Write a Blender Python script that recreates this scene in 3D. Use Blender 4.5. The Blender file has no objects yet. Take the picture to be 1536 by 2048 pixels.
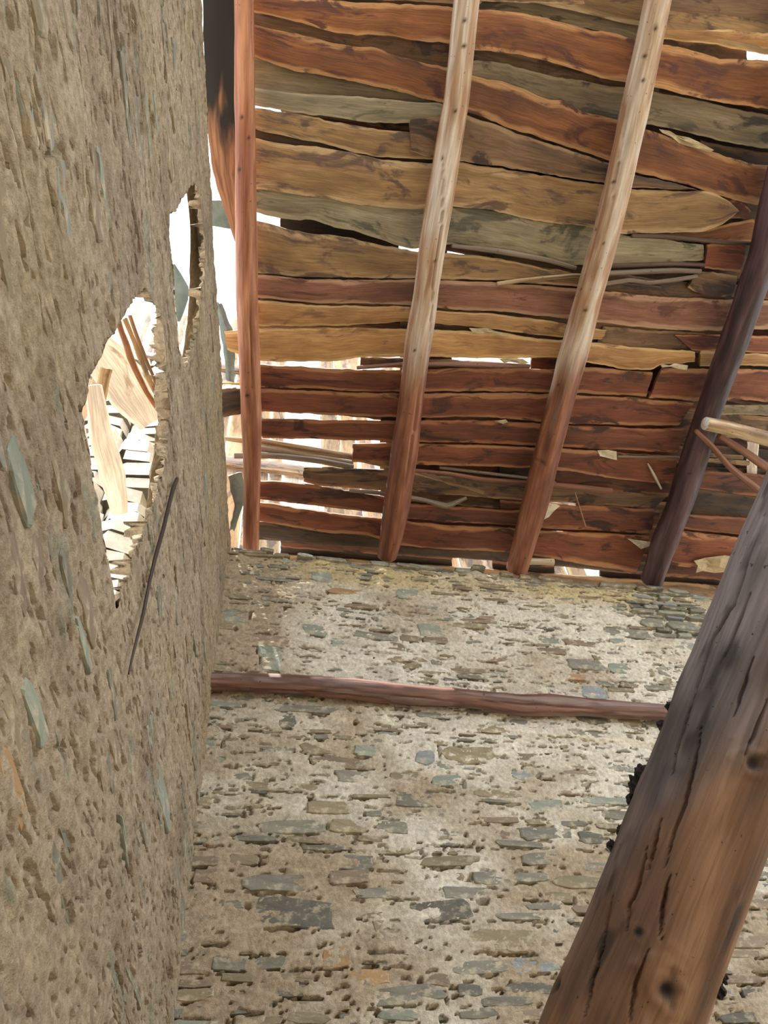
import bpy, math, random
import numpy as np
from mathutils import Matrix

rng = np.random.default_rng(7)
random.seed(7)
scn = bpy.context.scene

# ------------------------------------------------------------------ camera
F, CX, CY = 1537.0, 768.0, 1024.0
CAMZ = 1.5
def nrm(v):
    v = np.asarray(v, float)
    return v / np.linalg.norm(v)
_up = nrm([-168, -1171, F])
_X = np.array([7967, 874, F]); _X = nrm(_X - (_X @ _up) * _up)
_Y = np.cross(_up, _X)
R = np.array([_X, _Y, _up])                      # camera (x right, y down, z forward) -> world
CAM = np.array([0, 0, CAMZ])
cam = bpy.data.cameras.new('camera')
cam.sensor_fit = 'HORIZONTAL'; cam.sensor_width = 36; cam.lens = 36 * F / 1536
cam.clip_start = 0.02
camo = bpy.data.objects.new('camera', cam)
scn.collection.objects.link(camo)
rt, upv, bk = R @ [1, 0, 0], R @ [0, -1, 0], R @ [0, 0, -1]
camo.matrix_world = Matrix(((rt[0], upv[0], bk[0], 0), (rt[1], upv[1], bk[1], 0), (rt[2], upv[2], bk[2], CAMZ), (0, 0, 0, 1)))
scn.camera = camo

# ------------------------------------------------------------------ sky, sun, exposure
w = bpy.data.worlds.new('sky'); scn.world = w; w.use_nodes = True
nt = w.node_tree; bg = nt.nodes['Background']
bg.inputs[0].default_value = (0.86, 0.93, 1.0, 1); bg.inputs[1].default_value = 1.0
sun = bpy.data.lights.new('sun', 'SUN'); sun.energy = 4.0; sun.angle = math.radians(0.6); sun.color = (1, 0.96, 0.9)
suno = bpy.data.objects.new('sun', sun); scn.collection.objects.link(suno)
sd = nrm([0.24, 0.06, -0.96])                     # direction the sunlight travels
from mathutils import Vector
suno.rotation_euler = Vector(tuple(-sd)).to_track_quat('Z', 'Y').to_euler()
scn.view_settings.view_transform = 'Standard'; scn.view_settings.look = 'None'
scn.view_settings.gamma = 1; scn.view_settings.use_curve_mapping = False
scn.view_settings.exposure = 1.5

# ------------------------------------------------------------------ helpers
def ray(x, y): return R @ nrm([x - CX, y - CY, F])
def proj(P):
    q = (np.asarray(P) - CAM) @ R
    return np.stack([q[..., 0] / q[..., 2] * F + CX, q[..., 1] / q[..., 2] * F + CY], -1), q[..., 2]
def at(x, y, d): return CAM + ray(x, y) * d
def on_plane(x, y, p0, n):
    q = ray(x, y); return CAM + q * (((p0 - CAM) @ n) / (q @ n))

def _hash(ix, iy, iz, s):
    h = (ix * 374761393 + iy * 668265263 + iz * 2147483647 + s * 974634777) & 0xffffffff
    h = ((h ^ (h >> 13)) * 1274126177) & 0xffffffff
    h = ((h ^ (h >> 16)) * 2246822519) & 0xffffffff
    return ((h ^ (h >> 15)) & 0xffff) / 65535.0
def noise(x, y, z=0.0, s=0):
    x, y, z = np.broadcast_arrays(np.asarray(x, float), np.asarray(y, float), np.asarray(z, float))
    ix, iy, iz = np.floor(x).astype(np.int64), np.floor(y).astype(np.int64), np.floor(z).astype(np.int64)
    fx, fy, fz = x - ix, y - iy, z - iz
    fx, fy, fz = fx*fx*(3-2*fx), fy*fy*(3-2*fy), fz*fz*(3-2*fz)
    def L(a, b, t): return a + (b - a) * t
    r = L(L(L(_hash(ix,iy,iz,s), _hash(ix+1,iy,iz,s), fx), L(_hash(ix,iy+1,iz,s), _hash(ix+1,iy+1,iz,s), fx), fy),
          L(L(_hash(ix,iy,iz+1,s), _hash(ix+1,iy,iz+1,s), fx), L(_hash(ix,iy+1,iz+1,s), _hash(ix+1,iy+1,iz+1,s), fx), fy), fz)
    return r * 2 - 1
def noise2(x, y, s=0):
    x, y = np.broadcast_arrays(np.asarray(x, float), np.asarray(y, float))
    ix, iy = np.floor(x).astype(np.int64), np.floor(y).astype(np.int64)
    fx, fy = x - ix, y - iy
    fx, fy = fx*fx*(3-2*fx), fy*fy*(3-2*fy)
    a = _hash(ix,iy,0,s); b = _hash(ix+1,iy,0,s); c = _hash(ix,iy+1,0,s); d = _hash(ix+1,iy+1,0,s)
    return ((a + (b-a)*fx) * (1-fy) + (c + (d-c)*fx) * fy) * 2 - 1
def fbm2(x, y, s=0, o=4, g=0.5):
    r = 0; a = 1; t = 0
    for k in range(o):
        r = r + a * noise2(x * 2**k + k*17.3, y * 2**k + k*9.1, s + k); t += a; a *= g
    return r / t
def sstep(a, b, x):
    t = np.clip((x - a) / (b - a), 0, 1); return t*t*(3-2*t)

def link(o, parent=None):
    scn.collection.objects.link(o)
    if parent is not None: o.parent = parent
    return o
def mesh_np(name, V, Q, mat, parent=None, smooth=True, uv=None, attrs=None, col=None, tris=None):
    """one mesh object from arrays; Q = quads (n,4), tris (m,3)"""
    me = bpy.data.meshes.new(name)
    V = np.asarray(V, np.float32)
    nq = 0 if Q is None else len(Q); ntr = 0 if tris is None else len(tris)
    me.vertices.add(len(V)); me.vertices.foreach_set('co', V.ravel())
    loops = []
    if nq: loops.append(np.asarray(Q, np.int32).ravel())
    if ntr: loops.append(np.asarray(tris, np.int32).ravel())
    loops = np.concatenate(loops)
    me.loops.add(len(loops)); me.loops.foreach_set('vertex_index', loops)
    st = np.concatenate([np.arange(nq) * 4, nq*4 + np.arange(ntr) * 3]).astype(np.int32)
    me.polygons.add(nq + ntr); me.polygons.foreach_set('loop_start', st)
    me.polygons.foreach_set('use_smooth', np.full(nq+ntr, bool(smooth)))
    if uv is not None:
        l = me.uv_layers.new(name='UVMap'); l.data.foreach_set('uv', np.asarray(uv, np.float32)[loops].ravel())
    if attrs:
        for k, a in attrs.items():
            at_ = me.attributes.new(k, 'FLOAT', 'POINT'); at_.data.foreach_set('value', np.asarray(a, np.float32).ravel())
    if col is not None:
        c = np.ones((len(V), 4), np.float32); c[:, :3] = col
        ca = me.color_attributes.new('Col', 'FLOAT_COLOR', 'POINT'); ca.data.foreach_set('color', c.ravel())
    me.update(calc_edges=True)
    me.materials.append(mat)
    return link(bpy.data.objects.new(name, me), parent)
def empty(name, loc=(0, 0, 0)):
    o = bpy.data.objects.new(name, None); o.location = loc; o.empty_display_size = .1
    return link(o)
def tag(o, label=None, cat=None, group=None, kind=None):
    if label: o['label'] = label
    if cat: o['category'] = cat
    if group: o['group'] = group
    if kind: o['kind'] = kind
    return o
def lin(c):
    c = np.asarray(c, float) / 255.0
    return np.where(c <= .04045, c / 12.92, ((c + .055) / 1.055) ** 2.4)
def rgba(c): return (*[float(v) for v in lin(c)], 1)

# ------------------------------------------------------------------ materials
def newmat(name):
    m = bpy.data.materials.new(name); m.use_nodes = True
    return m, m.node_tree, m.node_tree.nodes['Principled BSDF']
def N(t, kind, **kw):
    n = t.nodes.new(kind)
    for k, v in kw.items(): setattr(n, k, v)
    return n
def mixc(t, fac, a, b, mode='MIX'):
    n = N(t, 'ShaderNodeMix', data_type='RGBA', blend_type=mode)
    for i, v in ((0, fac), (6, a), (7, b)):
        if isinstance(v, bpy.types.NodeSocket): t.links.new(v, n.inputs[i])
        else: n.inputs[i].default_value = v
    return n.outputs[2]
def ramp(t, src, a, b, lo=0.0, hi=1.0):
    n = N(t, 'ShaderNodeMapRange'); n.interpolation_type = 'SMOOTHSTEP'
    t.links.new(src, n.inputs[0]); n.inputs[1].default_value = a; n.inputs[2].default_value = b
    n.inputs[3].default_value = lo; n.inputs[4].default_value = hi
    return n.outputs[0]
def tnoise(t, vec, scale, detail=4, rough=.55, dist=0.0):
    n = N(t, 'ShaderNodeTexNoise'); n.inputs['Scale'].default_value = scale; n.inputs['Detail'].default_value = detail
    n.inputs['Roughness'].default_value = rough; n.inputs['Distortion'].default_value = dist
    t.links.new(vec, n.inputs['Vector']); return n.outputs[0]
def mapping(t, vec, scale):
    n = N(t, 'ShaderNodeMapping'); n.inputs['Scale'].default_value = scale
    t.links.new(vec, n.inputs[0]); return n.outputs[0]
_woods = {}
def wood(name, base, dark, sap, stain=0.35, stain_col=(48, 30, 28), rough=.6, knots=True):
    if name in _woods: return _woods[name]
    m, t, b = newmat(name)
    uv = N(t, 'ShaderNodeUVMap').outputs[0]
    oi = N(t, 'ShaderNodeObjectInfo').outputs['Random']
    cb = N(t, 'ShaderNodeCombineXYZ'); mu = N(t, 'ShaderNodeMath', operation='MULTIPLY'); mu.inputs[1].default_value = 37.0
    t.links.new(oi, mu.inputs[0]); t.links.new(mu.outputs[0], cb.inputs[0]); t.links.new(mu.outputs[0], cb.inputs[1])
    ad = N(t, 'ShaderNodeVectorMath', operation='ADD'); t.links.new(uv, ad.inputs[0]); t.links.new(cb.outputs[0], ad.inputs[1])
    v = ad.outputs[0]
    g1 = tnoise(t, mapping(t, v, (1.6, 20, 1)), 1.0, 5, .6, .5)
    bl = tnoise(t, mapping(t, v, (2.2, 5, 1)), 1.0, 5, .6, .3)
    g2 = tnoise(t, mapping(t, v, (9, 170, 1)), 1.0, 3, .6, .4)
    st = tnoise(t, mapping(t, v, (4, 12, 1)), 1.0, 6, .62, .8)
    c = mixc(t, ramp(t, g1, .30, .72), rgba(dark), rgba(base))
    c = mixc(t, 1.0, c, mixc(t, ramp(t, bl, .34, .66), (.70, .68, .66, 1), (1.14, 1.13, 1.1, 1)), 'MULTIPLY')
    ed = N(t, 'ShaderNodeAttribute', attribute_name='edge').outputs['Fac']
    sn = tnoise(t, mapping(t, v, (3, 6, 1)), 1.0, 2)
    ea = N(t, 'ShaderNodeMath', operation='ADD'); t.links.new(ed, ea.inputs[0]); t.links.new(sn, ea.inputs[1])
    c = mixc(t, ramp(t, ea.outputs[0], 1.18, 1.38), c, rgba(sap))
    c = mixc(t, ramp(t, st, .62 - stain*.25, .70 - stain*.18), c, rgba(stain_col))
    c = mixc(t, .55, c, mixc(t, ramp(t, g2, .3, .7), (.55, .5, .45, 1), (1.25, 1.2, 1.15, 1)), 'MULTIPLY')
    hv = N(t, 'ShaderNodeHueSaturation'); t.links.new(c, hv.inputs['Color'])
    mr = N(t, 'ShaderNodeMapRange'); t.links.new(oi, mr.inputs[0]); mr.inputs[3].default_value = .82; mr.inputs[4].default_value = 1.15
    t.links.new(mr.outputs[0], hv.inputs['Value'])
    t.links.new(hv.outputs[0], b.inputs['Base Color'])
    b.inputs['Roughness'].default_value = rough
    bp = N(t, 'ShaderNodeBump'); bp.inputs['Strength'].default_value = .5; bp.inputs['Distance'].default_value = .003
    t.links.new(g2, bp.inputs['Height']); t.links.new(bp.outputs[0], b.inputs['Normal'])
    _woods[name] = m
    return m
def W(k):
    P = {
     'red':    ((146, 88, 62), (118, 66, 48), (182, 132, 92), .40, (84, 48, 38)),
     'deep':   ((124, 74, 52), (94, 54, 40), (156, 104, 70), .45, (60, 36, 30)),
     'orange': ((164, 108, 68), (126, 82, 56), (196, 150, 104), .42, (100, 62, 54)),
     'yellow': ((204, 164, 114), (182, 138, 90), (214, 182, 132), .20, (150, 112, 80)),
     'tan':    ((178, 148, 106), (148, 118, 84), (192, 166, 128), .45, (108, 88, 74)),
     'brown':  ((146, 118, 92), (116, 90, 70), (172, 142, 108), .50, (76, 62, 56)),
     'grey':   ((158, 146, 120), (130, 118, 96), (162, 150, 124), .40, (84, 80, 70)),
     'green':  ((182, 174, 148), (150, 144, 120), (182, 172, 144), .32, (106, 106, 90)),
     'dark':   ((88, 68, 54), (60, 46, 38), (112, 86, 64), .40, (42, 34, 30)),
     'purple': ((148, 106, 88), (120, 80, 66), (178, 144, 118), .30, (96, 60, 52)),
     'pale':   ((238, 230, 220), (226, 214, 202), (242, 234, 224), .10, (190, 170, 148)),
    }
    a = P[k]; return wood('wood_' + k, a[0], a[1], a[2], a[3], a[4])

def logmat(name, rough=.5, bump=.4):
    m, t, b = newmat(name)
    col = N(t, 'ShaderNodeAttribute', attribute_name='Col').outputs['Color']
    uv = N(t, 'ShaderNodeUVMap').outputs[0]
    g = tnoise(t, mapping(t, uv, (5, 90, 1)), 1.0, 4, .6, .6)
    g3 = tnoise(t, mapping(t, uv, (60, 60, 1)), 1.0, 3, .6)
    c = mixc(t, 1.0, col, mixc(t, ramp(t, g, .3, .7), (.72, .68, .66, 1), (1.12, 1.1, 1.08, 1)), 'MULTIPLY')
    c = mixc(t, ramp(t, g3, .66, .72), c, (.02, .014, .01, 1))
    t.links.new(c, b.inputs['Base Color']); b.inputs['Roughness'].default_value = rough
    bp = N(t, 'ShaderNodeBump'); bp.inputs['Strength'].default_value = bump; bp.inputs['Distance'].default_value = .004
    t.links.new(g, bp.inputs['Height']); t.links.new(bp.outputs[0], b.inputs['Normal'])
    return m
M_LOG = logmat('peeled_log', .55)
M_BIG = logmat('big_log', .6, .9)

m, t, b = newmat('mud_mortar'); M_MUD = m
col = N(t, 'ShaderNodeAttribute', attribute_name='Col').outputs['Color']
oc = N(t, 'ShaderNodeTexCoord').outputs['Object']
n1 = tnoise(t, oc, 60, 5, .65); n2 = tnoise(t, oc, 260, 3, .6)
c = mixc(t, 1.0, col, mixc(t, ramp(t, n1, .3, .7), (.74, .72, .68, 1), (1.16, 1.15, 1.14, 1)), 'MULTIPLY')
t.links.new(c, b.inputs['Base Color']); b.inputs['Roughness'].default_value = .95; b.inputs['Specular IOR Level'].default_value = .15
bp = N(t, 'ShaderNodeBump'); bp.inputs['Strength'].default_value = .7; bp.inputs['Distance'].default_value = .006
mm = N(t, 'ShaderNodeMath', operation='ADD'); t.links.new(n1, mm.inputs[0]); t.links.new(n2, mm.inputs[1])
t.links.new(mm.outputs[0], bp.inputs['Height']); t.links.new(bp.outputs[0], b.inputs['Normal'])

_st = {}
def stone_mat(name, c1, c2):
    if name in _st: return _st[name]
    m, t, b = newmat('slate_' + name)
    oc = N(t, 'ShaderNodeTexCoord').outputs['Object']
    n1 = tnoise(t, mapping(t, oc, (8, 8, 22)), 1, 5, .6, .5); n2 = tnoise(t, oc, 90, 4, .65)
    c = mixc(t, ramp(t, n1, .35, .65), rgba(c1), rgba(c2))
    n3 = tnoise(t, mapping(t, oc, (20, 20, 34)), 1, 5, .65)
    c = mixc(t, ramp(t, n3, .50, .66, 0, .8), c, rgba((190, 178, 150)))          # smears of dried mud
    oi = N(t, 'ShaderNodeObjectInfo').outputs['Random']
    hv = N(t, 'ShaderNodeHueSaturation'); t.links.new(c, hv.inputs['Color'])
    mr = N(t, 'ShaderNodeMapRange'); t.links.new(oi, mr.inputs[0]); mr.inputs[3].default_value = .85; mr.inputs[4].default_value = 1.15
    t.links.new(mr.outputs[0], hv.inputs['Value'])
    t.links.new(hv.outputs[0], b.inputs['Base Color']); b.inputs['Roughness'].default_value = .7
    bp = N(t, 'ShaderNodeBump'); bp.inputs['Strength'].default_value = .5; bp.inputs['Distance'].default_value = .004
    t.links.new(n2, bp.inputs['Height']); t.links.new(bp.outputs[0], b.inputs['Normal'])
    _st[name] = m; return m
SM = [stone_mat('grey', (122, 118, 104), (140, 136, 120)), stone_mat('olive', (134, 122, 94), (152, 138, 108)),
      stone_mat('teal', (134, 140, 124), (150, 154, 138)), stone_mat('brown', (130, 114, 94), (148, 130, 106)),
      stone_mat('rust', (164, 128, 88), (176, 142, 100)), stone_mat('blue', (130, 134, 134), (148, 152, 150)),
      stone_mat('dark', (100, 96, 84), (116, 112, 98))]
def plain(name, c, rough=.8, spec=.3):
    m, t, b = newmat(name)
    oc = N(t, 'ShaderNodeTexCoord').outputs['Object']
    n1 = tnoise(t, oc, 25, 4, .6)
    cc = mixc(t, ramp(t, n1, .3, .7), (*[v*.8 for v in rgba(c)[:3]], 1), (*[min(1, v*1.1) for v in rgba(c)[:3]], 1))
    t.links.new(cc, b.inputs['Base Color']); b.inputs['Roughness'].default_value = rough; b.inputs['Specular IOR Level'].default_value = spec
    return m
M_PAPER = plain('pale_bark', (226, 216, 190)); M_GRND = plain('bare_earth', (168, 156, 138)); M_SHEET = plain('grey_sheet', (120, 134, 132), .5)
M_STRAW = plain('dry_straw', (200, 184, 150)); M_SOOT = plain('sooty_debris', (44, 38, 34)); M_YEL = plain('yellow_plastic', (190, 170, 60), .4); M_RED = plain('red_cloth', (150, 40, 50), .8)

# ------------------------------------------------------------------ sheets: mud faced rubble walls
FLOOR = 0.0
D = 2.6
COR = on_plane(455, 1110, np.array([0, D, 0]), np.array([0, 1.0, 0]))
_Ld = R @ nrm([570-CX, 3069-CY, F]); LD = nrm([_Ld[0], _Ld[1], 0]); LN = np.array([LD[1], -LD[0], 0])   # LN points into the room
def left_az(x, y):
    P = on_plane(x, y, COR, LN); return (P - COR) @ LD, P[2]
def grid_quads(nu, nv, off=0):
    i = np.arange(nv-1)[:, None]*nu + np.arange(nu-1)[None, :]
    i = i.ravel() + off
    return np.stack([i, i+1, i+1+nu, i+nu], -1)

def pack_stones(u0, u1, z0, z1, r, big=1.0):
    """irregular courses of flat stones: (u, z, half width, half height)"""
    out = []; z = z0
    while z < z1:
        h = r.choice([.018, .026, .036, .05, .07], p=[.22, .26, .22, .18, .12]) * big * r.uniform(.85, 1.15)
        u = u0 - r.uniform(0, .2)
        while u < u1:
            wd = r.uniform(.04, .16) + max(0, r.normal(-.02, .10)) + h*.8
            out.append((u + wd/2, z + h/2 + .012*math.sin(u*2.3) + r.uniform(-.004, .004), wd/2, h/2))
            u += wd + r.uniform(.004, .02)
        z += h + r.uniform(.004, .012)
    return np.array(out)
def stone_outline(hw, hh, r):
    n = r.integers(12, 19); a = np.sort((np.arange(n) + r.uniform(-.3, .3, n)) / n * 2*np.pi)
    p = r.uniform(.3, .8)                                   # superellipse, some blocky some pointed
    c, s = np.cos(a), np.sin(a)
    k = r.uniform(.8, 1.06, n)
    x = np.sign(c)*np.abs(c)**p*hw*k; y = np.sign(s)*np.abs(s)**(p*.7)*hh*k
    y += x/hw*hh*r.uniform(-.25, .25)
    return np.stack([x, y], -1)
def slab(outline, d_front, thick, r, tilt=.05):
    """local (x, y, depth); depth grows into the wall"""
    n = len(outline); c = outline.mean(0)
    tx, ty = r.uniform(-tilt, tilt, 2)
    def lay(s, dp, j=0): 
        o = c + (outline - c)*s; return np.column_stack([o, dp + (o[:, 0]*tx + o[:, 1]*ty)*(j) + r.uniform(-.0012, .0012, n)*j])
    V = np.vstack([lay(.93, d_front, 1), lay(1.0, d_front + .003, 1), lay(1.0, d_front + thick), [[c[0], c[1], d_front + r.uniform(-.002, .001)]]])
    Q = []; T = []
    for i in range(n):
        j = (i+1) % n
        Q.append([i, i+n, j+n, j]); Q.append([i+n, i+2*n, j+2*n, j+n]); T.append([3*n, i, j])
    return V, np.array(Q), np.array(T)

def place_stones(wall, S, depth, kinds, frame, r, vis, limit=300):
    """the stones whose face is exposed; the largest `limit` each an object, the rest one stuff part"""
    idx = np.argsort(-(S[:, 2]*S[:, 3]) * vis)
    restV, restQ, restT, restM = [], [], [], []; off = 0
    cnt = 0
    for i in idx:
        u, z, hw, hh = S[i]
        V, Q, T = slab(stone_outline(hw, hh, r), depth[i], .05, r)
        P = frame(u + V[:, 0], z + V[:, 1], V[:, 2])
        if cnt < limit and vis[i] > .5:
            o0 = frame(np.array([u]), np.array([z]), np.array([depth[i]]))[0]
            o = mesh_np('stone', P - o0, Q, SM[kinds[i]], wall, smooth=False, tris=T); o.location = o0 - np.array(wall.location)
            cnt += 1
        else:
            restV.append(P); restQ.append(Q + off); restT.append(T + off); off += len(P)
            restM += [kinds[i]] * len(Q)
            restM_t = None
    if restV:
        V = np.vstack(restV); Q = np.vstack(restQ); T = np.vstack(restT)
        o = mesh_np('small_stones', V, Q, SM[0], wall, smooth=False, tris=T)
        for m_ in SM[1:]: o.data.materials.append(m_)
        tk = []
        for (q, t_, k) in zip(restQ, restT, [None]*len(restQ)): pass
        km = np.concatenate([np.array(restM), np.repeat([kinds[i] for i in REST_IDX(idx, vis, limit)], [len(t_) for t_ in restT])]).astype(np.int32)
        o.data.polygons.foreach_set('material_index', km)
        o['kind'] = 'stuff'
def REST_IDX(idx, vis, limit):
    cnt = 0; out = []
    for i in idx:
        if cnt < limit and vis[i] > .5: cnt += 1
        else: out.append(i)
    return out

def pits(u, z, S, r, nper=.6):
    """narrow recessed joints under and beside the stones: depth in metres at (u, z) grid; u, z are 1-D axes"""
    H = np.zeros((len(z), len(u)))
    du, dz = u[1]-u[0], z[1]-z[0]
    def stamp(cu, cz, lu, lz, ang, dep):
        ru = lu + .01; 
        i0, i1 = np.searchsorted(u, [cu-ru, cu+ru]); j0, j1 = np.searchsorted(z, [cz-lz-.02, cz+lz+.02])
        if i1 <= i0 or j1 <= j0: return
        U, Z = np.meshgrid(u[i0:i1]-cu, z[j0:j1]-cz)
        Z = Z - U*ang - .003*np.sin(U*90 + cu*50)
        thick = lz*(1 - (U/lu)**2); thick[np.abs(U) > lu] = 0
        g = dep*sstep(1.0, .4, np.abs(Z)/np.maximum(thick, 1e-5))
        H[j0:j1, i0:i1] = np.maximum(H[j0:j1, i0:i1], g)
    for (cu, cz, hw, hh) in S:
        if r.random() < nper:
            l = hw*r.uniform(.25, .95); o = r.uniform(-1, 1)*(hw-l)
            stamp(cu+o, cz-hh-.002, l, r.uniform(.003, .009), r.uniform(-.08, .08), r.uniform(.02, .055))
        if r.random() < nper*.45:
            l = hw*r.uniform(.15, .6); o = r.uniform(-1, 1)*(hw-l)
            stamp(cu+o, cz+hh+.002, l, r.uniform(.003, .007), r.uniform(-.1, .1), r.uniform(.02, .045))
        if r.random() < nper*.55:
            stamp(cu + hw*r.choice([-1, 1]), cz + hh*r.uniform(-.6, .6), r.uniform(.004, .011), hh*r.uniform(.5, 1.1), 0, r.uniform(.02, .05))
    return H

# ---- back wall
U0, U1 = -0.45, 4.6
ub = np.concatenate([np.arange(U0, 2.75, .0065), np.arange(2.75, U1, .03)])
zb = np.concatenate([np.arange(FLOOR-.05, 1.75, .03), np.arange(1.75, 4.72, .0058)])
S = pack_stones(-.12, 2.75, 1.75, 4.60, rng)
top_z = lambda u: 4.600 + .0*u + .020*fbm2(u*2.5, u*0+3, 5, 3) + .018*noise2(u*9, u*0+1, 8) + .008*noise2(u*30, u*0, 2)
S = S[S[:, 1] + S[:, 3] < top_z(S[:, 0]) - .01]
# the stones one can pick out in the far wall: sight box and kind of slate
PICK = [(497,1790,672,1856,6),(812,1800,952,1843,6),(655,1708,752,1740,0),(884,1773,984,1799,0),(720,1970,892,2010,0),(912,1966,966,1994,6),(640,1893,706,1936,4),(695,1938,782,1974,4),(744,1838,802,1882,1),
        (788,1583,928,1614,6),(484,1748,642,1784,0),(610,1600,702,1630,1),(935,1855,1097,1906,1),(884,1918,1018,1950,0),(1018,1913,1122,1947,5),(620,1142,670,1166,2),(656,1178,738,1190,4),(516,1291,568,1320,2),(603,1250,657,1272,2),
        (835,1247,882,1274,2),(790,1178,852,1197,2),(706,1490,754,1514,2),(830,1500,874,1530,5),(1123,1348,1174,1360,4),(1163,1372,1212,1400,5),(880,1493,1004,1527,1),(1023,1538,1062,1560,5),(558,1428,594,1457,6),
        (440,1222,500,1245,2),(520,1300,566,1345,2),(1200,1256,1300,1275,0),(1290,1280,1400,1298,2),(1020,1745,1100,1765,0),(1060,1600,1130,1625,2),(1040,1705,1130,1732,0),(540,1410,680,1425,0),(600,1690,700,1702,6),(840,1945,900,1972,3)]
pk = []
for (x0, y0, x1, y1, kd) in PICK:
    q0 = on_plane(x0, (y0+y1)/2, np.array([0, D, 0]), np.array([0, 1.0, 0])); q1 = on_plane(x1, (y0+y1)/2, np.array([0, D, 0]), np.array([0, 1.0, 0]))
    za = on_plane((x0+x1)/2, y0, np.array([0, D, 0]), np.array([0, 1.0, 0]))[2]; zb_ = on_plane((x0+x1)/2, y1, np.array([0, D, 0]), np.array([0, 1.0, 0]))[2]
    pk.append(((q0[0]+q1[0])/2, (za+zb_)/2, (q1[0]-q0[0])/2, (za-zb_)/2))
pk = np.array(pk); free = np.ones(len(S), bool)
for p in pk: free &= ~((np.abs(S[:, 0]-p[0]) < S[:, 2]*.9+p[2]) & (np.abs(S[:, 1]-p[1]) < S[:, 3]*.8+p[3]))
S = np.vstack([S[free], pk]); NP = len(pk)
Ug, Zg = np.meshgrid(ub, zb)
def dry_mask(u, z):       # where the mud has fallen off the stones, top right
    return sstep(.45, .9, np.exp(-((u-2.45)/.42)**2 - ((z-4.38)/.24)**2) + .25*fbm2(u*5, z*8, 31, 3))
def mud_h(u, z):
    h = .007*fbm2(u*6, z*13, 11, 3) + .0065*fbm2(u*16, z*40, 12, 4, .6) + .0028*fbm2(u*85, z*130, 14, 3, .7)
    return h - .016*dry_mask(u, z)
H = mud_h(Ug, Zg)
sp = fbm2(Ug*20, Zg*120, 21, 3, .65); H -= .035*sstep(.42, .54, sp)
H -= np.vstack([pits(ub, zb, S, rng, .62)])
expo = rng.random(len(S)) < np.where(S[:, 1] < 3.25, .40, .14)
dep = np.where(expo, rng.uniform(-.004, .001, len(S)), rng.uniform(.001, .008, len(S)))
S_dry = dry_mask(S[:, 0], S[:, 1])
dep = np.where(S_dry > .4, rng.uniform(-.012, .008, len(S)), dep)
big_ = S[:, 2]*S[:, 3] > .0028
dep = np.where(big_ & (S[:, 1] < 3.2) & (rng.random(len(S)) < .6), rng.uniform(-.009, -.002, len(S)), dep)
dep[-NP:] = rng.uniform(-.003, .0005, NP)
low = S[:, 1] < 3.2
kinds = np.array([rng.choice(7, p=[.40, .22, .06, .22, .005, .02, .075]) if l else rng.choice(7, p=[.34, .28, .14, .18, .005, .04, .015]) for l in low])
kinds = np.where(S_dry > .4, rng.choice([0, 2, 2, 5, 0, 6], len(S)), kinds)
kinds = np.where((S[:, 0] < .8) & (kinds == 5), 0, kinds); kinds[-NP:] = [p[4] for p in PICK]
# mud colour: ochre and brown stains, plus dimmer light painted in at low left
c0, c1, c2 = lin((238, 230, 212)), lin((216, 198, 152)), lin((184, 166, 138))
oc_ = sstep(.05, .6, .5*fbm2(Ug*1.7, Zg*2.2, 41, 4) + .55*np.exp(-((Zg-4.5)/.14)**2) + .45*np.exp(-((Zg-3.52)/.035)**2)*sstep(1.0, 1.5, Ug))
br = sstep(.0, .7, fbm2(Ug*2.2+4, Zg*3.1, 51, 4) + .45*sstep(1.3, -.1, Ug) + .35*sstep(3.5, 2.5, Zg))  # brown blotches; the left and bottom bias paints weaker light into the mud
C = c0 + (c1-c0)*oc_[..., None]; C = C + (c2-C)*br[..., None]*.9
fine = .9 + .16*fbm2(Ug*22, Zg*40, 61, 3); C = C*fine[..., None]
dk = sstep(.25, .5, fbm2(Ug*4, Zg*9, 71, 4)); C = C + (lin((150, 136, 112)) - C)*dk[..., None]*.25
# geometry: front sheet that rolls over the ragged top and back
tz = top_z(ub)[None, :]
Zr = np.minimum(Zg, tz); over = np.maximum(Zg - tz, 0)
Yf = D - H + np.minimum(over*5.5, .5) + .02*sstep(.06, 0, np.abs(tz-Zg))*(Zg > tz-.06)
Zr = Zr + (over > 0)*(.012*fbm2(Ug*14, Zg*60, 81, 3))
V = np.stack([Ug, Yf, Zr], -1).reshape(-1, 3)
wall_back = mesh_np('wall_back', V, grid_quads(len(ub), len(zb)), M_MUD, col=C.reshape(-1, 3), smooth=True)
tag(wall_back, 'far rubble wall of flat slate stones in pale mud, under the rafter ends', kind='structure')
fr_back = lambda u, z, d: np.stack([u, D - .001 + d, z], -1)
vis = np.where(mud_h(S[:, 0], S[:, 1]) < -dep + .004, 1.0, .2) + .6*S_dry; vis[-NP:] = 3.0
place_stones(wall_back, S, dep, kinds, fr_back, rng, vis)
# loose flat stones on the wall head
for i in range(34):
    u = -.05 + i*.082 + rng.uniform(-.02, .02); hw, hh = rng.uniform(.03, .085), rng.uniform(.008, .017)
    V, Q, T = slab(stone_outline(hw, hh, rng), 0, rng.uniform(.06, .12), rng)
    z = float(top_z(np.array([u]))[0]) + rng.uniform(-.006, .012)
    o0 = np.array([u, D + rng.uniform(-.012, .02), z])
    o = mesh_np('coping_stone', V[:, [0, 2, 1]], Q, SM[rng.choice([0, 0, 1, 2, 3, 6])], wall_back, smooth=False, tris=T); o.location = o0

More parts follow.
